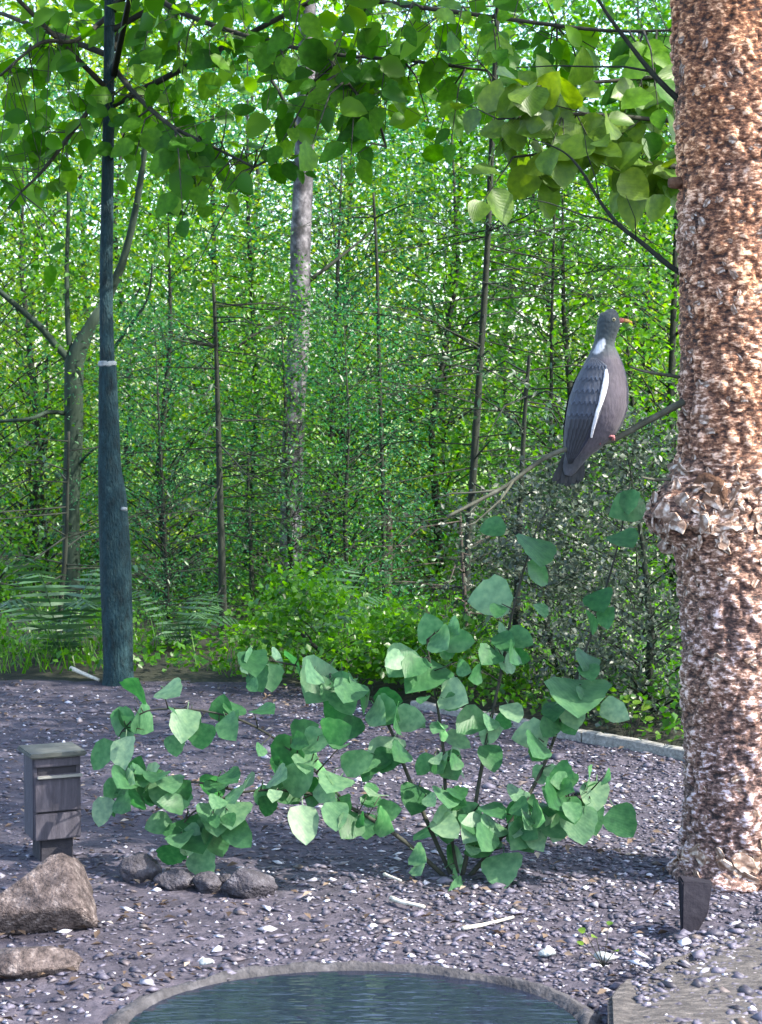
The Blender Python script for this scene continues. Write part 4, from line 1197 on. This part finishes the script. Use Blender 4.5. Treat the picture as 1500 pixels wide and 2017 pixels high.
# ================================================================== WOODLAND BEHIND
def bush(name, label, cat, mat, bark, H, Rr, n_clump, per, lsize, seed, z0=0.05, trunk_r=0.03, aspect=0.6, group=None, spread=0.19, shape='round'):
    g_ = np.random.default_rng(seed); rg = random.Random(seed)
    root = empty(name)
    tag(root, label, cat, group)
    m = MB()
    top = Vector((rg.gauss(0, 0.1), rg.gauss(0, 0.1), H * 0.93))
    path = [Vector((0, 0, -0.05)), top * 0.33 + Vector((rg.gauss(0, 0.04), rg.gauss(0, 0.04), 0)), top * 0.66 + Vector((rg.gauss(0, 0.05), rg.gauss(0, 0.05), 0)), top]
    m.tube(path, [trunk_r, trunk_r * 0.8, trunk_r * 0.5, trunk_r * 0.12], 8, jitter=0.05)
    lm = MB(); C = []; T = []
    for k in range(n_clump):
        u = (k + rg.random()) / n_clump
        z = z0 + (H - z0) * u
        prof = (math.sin(math.pi * min(1, (u * 0.86 + 0.12))) ** 0.6) if shape == 'round' else (1 - u) ** 0.8 + 0.08
        a_ = k * 2.399 + rg.uniform(-0.5, 0.5)
        r = Rr * prof * math.sqrt(rg.uniform(0.08, 1))
        c = Vector((math.cos(a_) * r, math.sin(a_) * r, z)) + Vector((path[-1].x * u, path[-1].y * u, 0))
        zb = max(0.02, z - r * (0.5 if shape == 'round' else 0.05)); ax = Vector((path[-1].x * zb / H, path[-1].y * zb / H, min(zb, H * 0.93)))
        lm.tube([ax, ax.lerp(c, 0.55) + Vector((0, 0, 0.06 * r)), c], [trunk_r * 0.32 * (1.1 - u), trunk_r * 0.2 * (1.1 - u) + 0.001, 0.0015], 4, cap=False)
        nn_ = int(per * rg.uniform(0.5, 1.4))
        sp_ = spread * rg.uniform(0.7, 1.3)
        C.append(g_.normal(size=(nn_, 3)) * sp_ * np.array([1, 1, 0.62]) + np.array(c))
        T.append(np.clip(g_.normal(rg.uniform(0.12, 0.88), 0.16, nn_), 0, 1))
    C = np.concatenate(C); T = np.concatenate(T)
    keep = C[:, 2] > 0.03
    C, T = C[keep], T[keep]
    v, f = leaf_cloud(C, lsize, aspect=aspect, g=g_)
    m.build('trunk', bark, root)
    lm.build('branches', bark, root)
    cr = link('crown', fast_mesh(name + '_crown', v, f, mat, np.repeat(T, 2)), root)
    tag(cr, kind='stuff')
    return root
GL = 'leafy mid green understorey tree in the dense wood behind'
YL = 'sunlit yellow green understorey tree in the wood behind'
BL = 'blue green soft foliaged tree in the wood behind'
protos = {
    'g0': bush('hazel_tree', GL, 'tree', M['leaf_green'], M['stem_bark'], 3.6, 1.15, 95, 85, 0.048, 101, group='mid green understorey trees'),
    'g1': bush('hazel_tree', GL, 'tree', M['leaf_green'], M['stem_bark'], 4.2, 1.3, 105, 85, 0.052, 102, group='mid green understorey trees'),
    'g2': bush('hazel_tree', GL, 'tree', M['leaf_green'], M['stem_bark'], 3.0, 1.0, 80, 85, 0.042, 103, group='mid green understorey trees'),
    'y0': bush('sunlit_tree', YL, 'tree', M['leaf_sunlit'], M['stem_bark'], 3.8, 1.15, 95, 85, 0.046, 104, group='yellow green understorey trees'),
    'y1': bush('sunlit_tree', YL, 'tree', M['leaf_sunlit'], M['stem_bark'], 3.2, 1.0, 80, 85, 0.044, 105, group='yellow green understorey trees'),
    'b0': bush('larch_tree', BL, 'tree', M['leaf_blue'], M['stem_bark'], 4.2, 1.2, 110, 90, 0.045, 106, aspect=0.35, shape='cone', group='blue green understorey trees'),
    'b1': bush('larch_tree', BL, 'tree', M['leaf_blue'], M['stem_bark'], 3.6, 1.1, 100, 90, 0.042, 107, aspect=0.35, group='blue green understorey trees'),
}
used = set()
WHERE = [(0, 'beyond the left edge'), (150, 'at the far left'), (380, 'right of the dark trunk'), (620, 'around the birch'), (780, 'in the centre'), (960, 'behind the leaning spruce'), (1160, 'left of the pigeon'), (1340, 'behind the pigeon'), (9999, 'behind the pine')]
WHAT = {'g': 'mid green leafy tree', 'y': 'yellow green sunlit tree', 'b': 'blue green feathery tree'}
seen_labels = {}
def put(kind, px, d, sc=1.0):
    o = put_(kind, px, d, sc)
    row = 'low at the edge of the wood' if d < 8.9 else 'in the front row of the wood' if d < 11.5 else 'in the middle of the wood' if d < 16 else 'deep in the wood' if d < 24 else 'farthest back in the wood'
    o['label'] = WHAT[kind[0]] + ' ' + row + ' ' + next(w for lim, w in WHERE if px < lim)
    return o
def put_(kind, px, d, sc=1.0):
    x = (px - 750) / FPX * d
    rz = random.uniform(0, 6.28)
    o = protos[kind]
    if kind in used: return copy_thing(o, (x, d, 0), rz, sc)
    used.add(kind)
    o.location = (x, d, 0); o.rotation_euler = (0, 0, rz); o.scale = (sc, sc, sc)
    return o
for (k, px, d, sc) in [
    # front of the wood
    ('g2', 330, 9.6, 0.75), ('b1', 640, 9.8, 0.72), ('g2', 1130, 9.4, 0.8), ('b1', 60, 10.2, 0.8), ('g0', 870, 10.3, 0.8), ('b0', 480, 10.6, 0.8), ('g1', 1330, 9.6, 0.8), ('g0', -40, 9.4, 0.7),
    # middle
    ('y0', 660, 13.0, 1.05), ('b0', 860, 13.4, 1.0), ('g0', 1080, 13.0, 1.1), ('y1', 230, 12.4, 1.1), ('g1', 420, 13.2, 1.1), ('b1', 1290, 12.8, 1.2), ('y0', 60, 13.2, 1.1), ('g1', 1500, 13.2, 1.2), ('y1', 1330, 15.0, 1.2),
    # back
    ('g1', 150, 18.5, 1.3), ('y0', 500, 18.0, 1.35), ('b0', 800, 19.0, 1.3), ('y1', 1020, 18.2, 1.55), ('g0', 1280, 19.0, 1.45), ('g1', 1520, 18.0, 1.3), ('b1', 340, 19.5, 1.45), ('y0', -60, 18.4, 1.35), ('y1', 680, 20.5, 1.6),
    # far
    ('g1', 60, 30, 1.7), ('y0', 470, 31, 1.8), ('g0', 930, 30, 1.8), ('b0', 1400, 31, 1.7), ('g2', 578, 8.8, 0.54), ('b1', 690, 8.6, 0.42), ('b1', 330, 8.5, 0.40), ('y1', 90, 10.6, 0.62), ('y0', 690, 10.9, 0.72), ('y1', 1240, 10.8, 0.74),
]:
    put(k, px, d, sc)

# ------------------------------------------------------------------ slender stems with bare side twigs
def sapling(name, label, cat, pts, w0, w1, d, bark, seed, twig_n=26, twig_len=0.42, needle=True, ymax=None, mat=None, group=None, density=14):
    rg = random.Random(seed); g_ = np.random.default_rng(seed)
    a_ = resample([(p[0], p[1]) for p in pts], 24)
    base = P(a_[-1][0], a_[-1][1], d); base = Vector((base.x, d, 0))
    root = empty(name, base); tag(root, label, cat, group)
    W = [P(p[0], p[1], d) - base for p in a_]
    W.append(Vector((W[-1].x, 0, -0.05)))
    n = len(W)
    m = MB()
    m.tube(W, [S(w0 + (w1 - w0) * i / (n - 1), d) / 2 for i in range(n)], 8, jitter=0.08)
    m.build('stem', bark, root)
    tm = MB(); C = []
    for k in range(twig_n):
        i = rg.randrange(1, n - 2)
        p0 = W[i].lerp(W[i + 1], rg.random())
        if p0.z < 0.15: continue
        az = rg.uniform(0, 6.283)
        L = twig_len * rg.uniform(0.5, 1.3)
        dv = Vector((math.cos(az), math.sin(az), rg.uniform(-0.32, 0.34)))
        p1 = p0 + dv * L * 0.5 + Vector((0, 0, rg.uniform(-0.02, 0.03))); p2 = p0 + dv * L + Vector((0, 0, rg.uniform(-0.08, 0.03)))
        tm.tube([p0, p1, p2], [0.0042, 0.003, 0.001], 4, cap=False)
        for q_ in range(3):
            t = rg.uniform(0.3, 0.95); s0 = p0.lerp(p2, t)
            e0 = s0 + (dv + Vector((rg.gauss(0, 0.8), rg.gauss(0, 0.8), rg.gauss(0, 0.3)))) * 0.12 * L / 0.4
            tm.tube([s0, e0], [0.0018, 0.0007], 3, cap=False)
            if needle:
                for t2 in np.linspace(0.1, 1, density // 3):
                    C.append(np.array(s0.lerp(e0, t2)) + g_.normal(size=3) * 0.018)
    tm.build('twigs', bark, root)['kind'] = 'stuff'
    if C:
        C = np.array(C)
        v, f = leaf_cloud(C, 0.030, aspect=0.4, g=g_)
        tag(link('foliage', fast_mesh('sapling_foliage', v, f, mat or M['needle'], np.repeat(g_.uniform(0, 1, len(C)), 2)), root), kind='stuff')
    return root
sapling('slender_spruce', 'tall slender leaning dark spruce stem right of centre', 'spruce', [(985, -100), (966, 330), (960, 480), (950, 640), (940, 800), (930, 960), (920, 1100), (914, 1330)], 10, 17, 7.6, M['stem_bark'], 1, 60, 0.5)
sapling('slender_spruce', 'short dark spruce stem left of the pigeon, behind the perch branch', 'spruce', [(1042, 700), (1034, 800), (1026, 950), (1020, 1100), (1016, 1250), (1018, 1360)], 6, 19, 6.6, M['stem_bark'], 2, 34, 0.36)
sapling('slender_spruce', 'thin dark spruce stem left of the birch trunk', 'spruce', [(420, 560), (426, 700), (430, 850), (434, 1000), (438, 1150), (440, 1310)], 6, 19, 8.0, M['stem_bark'], 3, 55, 0.45)
sapling('slender_spruce', 'thin spruce stem low between the birch and the left spruce', 'spruce', [(488, 900), (490, 1000), (495, 1120), (500, 1285)], 5, 12, 8.8, M['stem_bark'], 4, 24, 0.35)
sapling('slender_spruce', 'hair thin upright spruce stem near the centre', 'spruce', [(735, 380), (742, 520), (746, 700), (752, 900), (756, 1080), (758, 1290)], 5, 11, 9.0, M['stem_bark'], 5, 46, 0.45)
sapling('slender_spruce', 'thin dark stem at the far left behind the dark trunk', 'spruce', [(135, 850), (132, 1000), (128, 1100), (120, 1180), (118, 1315)], 6, 13, 7.6, M['stem_bark'], 6, 26, 0.4)
sapling('slender_spruce', 'brownish bare stem low in the centre', 'spruce', [(762, 960), (765, 1050), (762, 1150), (760, 1262)], 12, 24, 9.3, M['brown_bark'], 8, 14, 0.3)
sapling('slender_spruce', 'faint brownish stem below the birch trunk', 'spruce', [(575, 780), (572, 900), (565, 1050), (560, 1270)], 14, 24, 9.5, M['brown_bark'], 9, 22, 0.3)
sapling('slender_spruce', 'slim grey stem beside the leaning spruce', 'spruce', [(905, 1000), (910, 1100), (916, 1200), (922, 1345)], 5, 11, 7.1, M['brown_bark'], 10, 12, 0.25)
sapling('slender_spruce', 'thin spruce stem between pigeon and leaning spruce', 'spruce', [(1092, 300), (1090, 480), (1086, 640), (1085, 800), (1080, 1000), (1075, 1300)], 4, 10, 9.2, M['stem_bark'], 12, 40, 0.4)

# forked trunk behind the dark trunk
fb = G(140, 1270); D2 = 8.9
fbase = Vector((P(140, 1300, D2).x, D2, 0))
fork = empty('forked_tree', fbase); tag(fork, 'grey green forked tree trunk behind the dark trunk at left', 'tree')
m = MB()
m.tube([Vector((0.02, 0, -0.05)), P(140, 1180, D2) - fbase, P(140, 1000, D2) - fbase, P(145, 860, D2) - fbase, P(145, 770, D2) - fbase, P(146, 715, D2) - fbase, P(160, 678, D2) - fbase, P(180, 640, D2) - fbase, P(205, 600, D2) - fbase], [0.046, 0.043, 0.042, 0.044, 0.045, 0.046, 0.038, 0.030, 0.026], 14, jitter=0.05)
m.build('trunk', M['grey_bark'], fork)
for pts, r0, r1 in ([[(160, 678, 8.9), (180, 640, 8.9), (205, 600, 8.9), (240, 520, 8.88), (270, 400, 8.86), (290, 250, 8.85)], 0.030, 0.013], [[(148, 745, 8.9), (132, 705, 8.9), (108, 678, 8.9), (80, 645, 8.9), (30, 600, 8.9), (-40, 540, 8.9)], 0.020, 0.012],
                    [[(147, 740, 8.9), (136, 670, 8.92), (132, 600, 8.95), (132, 500, 9.0), (135, 400, 9.0), (130, 250, 9.0)], 0.016, 0.007], [[(130, 815, 8.9), (95, 812, 8.8), (60, 825, 8.7), (0, 830, 8.7)], 0.012, 0.008],
                    [[(150, 920, 8.9), (185, 885, 8.8), (235, 860, 8.7)], 0.008, 0.004], [[(200, 720, 8.87), (250, 650, 8.8), (290, 590, 8.75), (300, 520, 8.7)], 0.010, 0.004]):
    branch(fork, fbase, [P(*p) for p in pts], r0, r1, M['grey_bark'], 'limb')

# birch
DBI = 9.2
bb = Vector((P(570, 1300, DBI).x, DBI, 0))
birch = empty('birch_tree', bb); tag(birch, 'pale birch trunk with dark marks rising left of centre', 'birch')
m = MB()
bl = resample([(606, -300, 32), (604, 100, 35), (598, 330, 38), (592, 480, 40), (590, 620, 42), (582, 760, 42), (576, 900, 43), (572, 1100, 45), (570, 1285, 50)], 60)
m.tube([P(x, y, DBI) - bb for x, y, w_ in bl], [S(w_, DBI) / 2 for x, y, w_ in bl], 16, jitter=0.05)
m.build('trunk', M['birch'], birch)
for pts, r0, r1 in ([[(585, 610, 9.2), (540, 640, 9.1), (500, 660, 9.0), (460, 690, 8.9)], 0.014, 0.005], [[(600, 560, 9.2), (640, 530, 9.2), (690, 490, 9.3), (740, 450, 9.4)], 0.012, 0.004], [[(600, 300, 9.2), (560, 200, 9.1), (500, 110, 9.1)], 0.014, 0.006],
                    [[(602, 200, 9.2), (650, 100, 9.2), (720, 20, 9.2)], 0.014, 0.006]):
    branch(birch, bb, [P(*p) for p in pts], r0, r1, M['stem_bark'], 'limb')

# small-leaved dark bush right, behind the edging
yb = bush('dark_bush', 'dense dark grey green small leaved bush right, behind the edging', 'bush', M['leaf_dark'], M['stem_bark'], 0.95, 0.40, 70, 190, 0.021, 300, z0=0.0, trunk_r=0.015, spread=0.085)
gq = G(1290, 1490); yb.location = (gq.x + 0.05, gq.y + 0.55, 0)
yb2 = bush('dark_bush', 'low dark bush between the edging and the short spruce stem', 'bush', M['leaf_dark'], M['stem_bark'], 0.75, 0.32, 40, 170, 0.021, 301, z0=0.0, trunk_r=0.012, spread=0.08)
gq = G(1110, 1440); yb2.location = (gq.x + 0.1, gq.y + 0.65, 0)
for (px, d, H, lab, sd_) in ((640, 6.75, 0.48, 'rounded dark green low bush behind the shrub in the centre', 310), (830, 6.6, 0.34, 'low green bush left of the leaning spruce', 311)):
    o = bush('low_bush', lab, 'bush', M['leaf_green'], M['stem_bark'], H * 0.75, 0.30, 34, 75, 0.028, sd_, z0=0.0, trunk_r=0.010, spread=0.07, aspect=0.75)
    o.location = ((px - 750) / FPX * d, d, 0.02)
def sprig(px, py, d, mat, label, name, n=14, size=0.03, seed=1):
    rg = random.Random(seed)
    b = P(px, py, d); b.z = max(b.z, 0.03); base = Vector((b.x, b.y, 0))
    root = empty(name, base); tag(root, label, 'plant')
    m = MB()
    lm_ = MB()
    for k in range(n):
        a_ = rg.uniform(0, 6.283); r = rg.uniform(0.01, 0.06); z = b.z + rg.uniform(-0.02, 0.05)
        e = Vector((math.cos(a_) * r, math.sin(a_) * r, z))
        m.tube([(0, 0, 0), e * 0.6, e], [0.0012, 0.001, 0.0007], 3)
        o = link('leaf', lime_meshes[k % 4] if mat is None else mat[k % len(mat)], root)
        dv = Vector((math.cos(a_), math.sin(a_), 0.4)); nn = Vector((rg.gauss(0, 0.3), -0.6, 1))
        y = dv.normalized(); z_ = (nn - y * nn.dot(y)).normalized(); x = y.cross(z_)
        mt = Matrix((x * size, y * size, z_ * size)).transposed().to_4x4(); mt.translation = e; o.matrix_local = mt
    m.build('stems', M['twig_bark'], root)
    return root
sprig(1240, 1412, 5.55, None, 'small bright yellow green plant at the foot of the dark bush', 'seedling', 16, 0.030, 3)
sprig(1318, 1478, 5.42, None, 'tiny yellow green plant by the edging next to the pine', 'seedling', 9, 0.022, 4)
sprig(1188, 1925, 3.36, None, 'tiny yellow green sprout between basin and slab', 'seedling', 5, 0.016, 6)
# one orange-brown dead leaf by the edging
M['dead_leaf'] = leaf_mat('dead_leaf', [(0.0, (0.30, 0.13, 0.04)), (1.0, (0.46, 0.24, 0.09))], obj_random=True, veins=True)
dl = big_leaf_mesh('dead_leaf', M['dead_leaf'], 77, width=0.7)
o = link('dead_leaf', dl); p = P(1078, 1425, 5.75)
y = Vector((0.7, 0.2, 0.4)).normalized(); z_ = Vector((0, -0.8, 0.6)); z_ = (z_ - y * z_.dot(y)).normalized(); x = y.cross(z_)
mt = Matrix((x * 0.05, y * 0.05, z_ * 0.05)).transposed().to_4x4(); mt.translation = p; o.matrix_world = mt
tag(o, 'single orange brown dead leaf lying at the edging', 'leaf')

# ferns at the far left and under the stems
def fern(px, py, label, n=11, L=0.5, seed=1, dd=0.0):
    rg = random.Random(seed)
    b = G(px, py); b.y += dd; root = empty('fern', (b.x, b.y, 0)); tag(root, label, 'fern')
    for k in range(n):
        a_ = 2 * math.pi * k / n + rg.uniform(-0.2, 0.2); Lk = L * rg.uniform(0.55, 1.2); hk = rg.uniform(1.05, 1.65)
        m = MB(); pts = []
        for i in range(13):
            t = i / 12
            r = Lk * (0.62 * t); z = Lk * (hk * t - 0.85 * t * t) + 0.02
            pts.append(Vector((math.cos(a_) * r, math.sin(a_) * r, z)))
        m.tube(pts, [0.003 * (1 - 0.8 * i / 12) for i in range(13)], 3, cap=False, tint=0.3)
        sdv = Vector((-math.sin(a_), math.cos(a_), 0))
        for i in range(1, 12):
            t = i / 12
            for s in (-1, 1):
                ll = Lk * 0.24 * math.sin(math.pi * min(1, t * 0.85 + 0.15)) + 0.01
                p = pts[i]; fw = (pts[i + 1] - pts[i]).normalized()
                e = p + sdv * s * ll + fw * ll * 0.45 + Vector((0, 0, -0.35 * ll))
                wd = fw * Lk * 0.015
                m.add([p - wd, p.lerp(e, 0.5) - wd * 0.9, e, p.lerp(e, 0.5) + wd * 0.9, p + wd], [(0, 1, 2), (0, 2, 3), (0, 3, 4)], rg.uniform(0.2, 0.9))
        m.build('frond', M['needle'], root, smooth=False)
fern(95, 1335, 'green fern at the left edge behind the gravel', 11, 0.52, 1, 0.3)
fern(330, 1330, 'green fern right of the dark trunk', 11, 0.36, 2, 0.5)
fern(610, 1345, 'green fern low in the centre behind the shrub', 12, 0.42, 3, 0.5)

# ground cover of the wood: low leaves and grass tufts
pts = []
while len(pts) < 23000:
    y = 5.2 + 6.0 * random.random() ** 1.3; hw = 0.21 * y + 1.2; x = random.uniform(-hw, hw)
    e = edge_dist(x, y)
    if e < 0.03: continue
    hgt = 0.05 + 0.22 * max(0, noise.noise(Vector((x * 1.9, y * 1.9, 7)))) + 0.02 * min(e, 2)
    pts.append((x, y, 0.04 + random.random() * hgt))
C = np.array(pts)
v, f = leaf_cloud(C, 0.028, aspect=0.75)
cover = link('ground_cover', fast_mesh('ground_cover', v, f, M['leaf_green'], np.repeat(np.clip(rng.normal(0.5, 0.28, len(C)), 0, 1), 2)))
tag(cover, 'low green ground cover leaves on the woodland floor', 'plants', kind='stuff')
V_ = []; F_ = []; b = 0
for k in range(7500):
    y = random.uniform(5.6, 9.0); hw = 0.21 * y + 1.0; x = random.uniform(-hw, hw)
    if edge_dist(x, y) < 0.05: continue
    if noise.noise(Vector((x * 1.9, y * 1.9, 2))) < 0.0: continue
    h = random.uniform(0.08, 0.24); a_ = random.uniform(0, 6.28); ln_ = random.uniform(0.02, 0.1)
    w_ = 0.0035; ca, sa = math.cos(a_), math.sin(a_)
    V_ += [(x - w_ * sa, y + w_ * ca, 0.02), (x + w_ * sa, y - w_ * ca, 0.02), (x + ca * ln_, y + sa * ln_, h)]
    F_.append((b, b + 1, b + 2)); b += 3
grass = link('grass', fast_mesh('grass', np.array(V_), np.array(F_), M['leaf_green'], rng.uniform(0.3, 1, len(F_))))
tag(grass, 'thin grass blades at the edge of the wood', 'grass', kind='stuff')
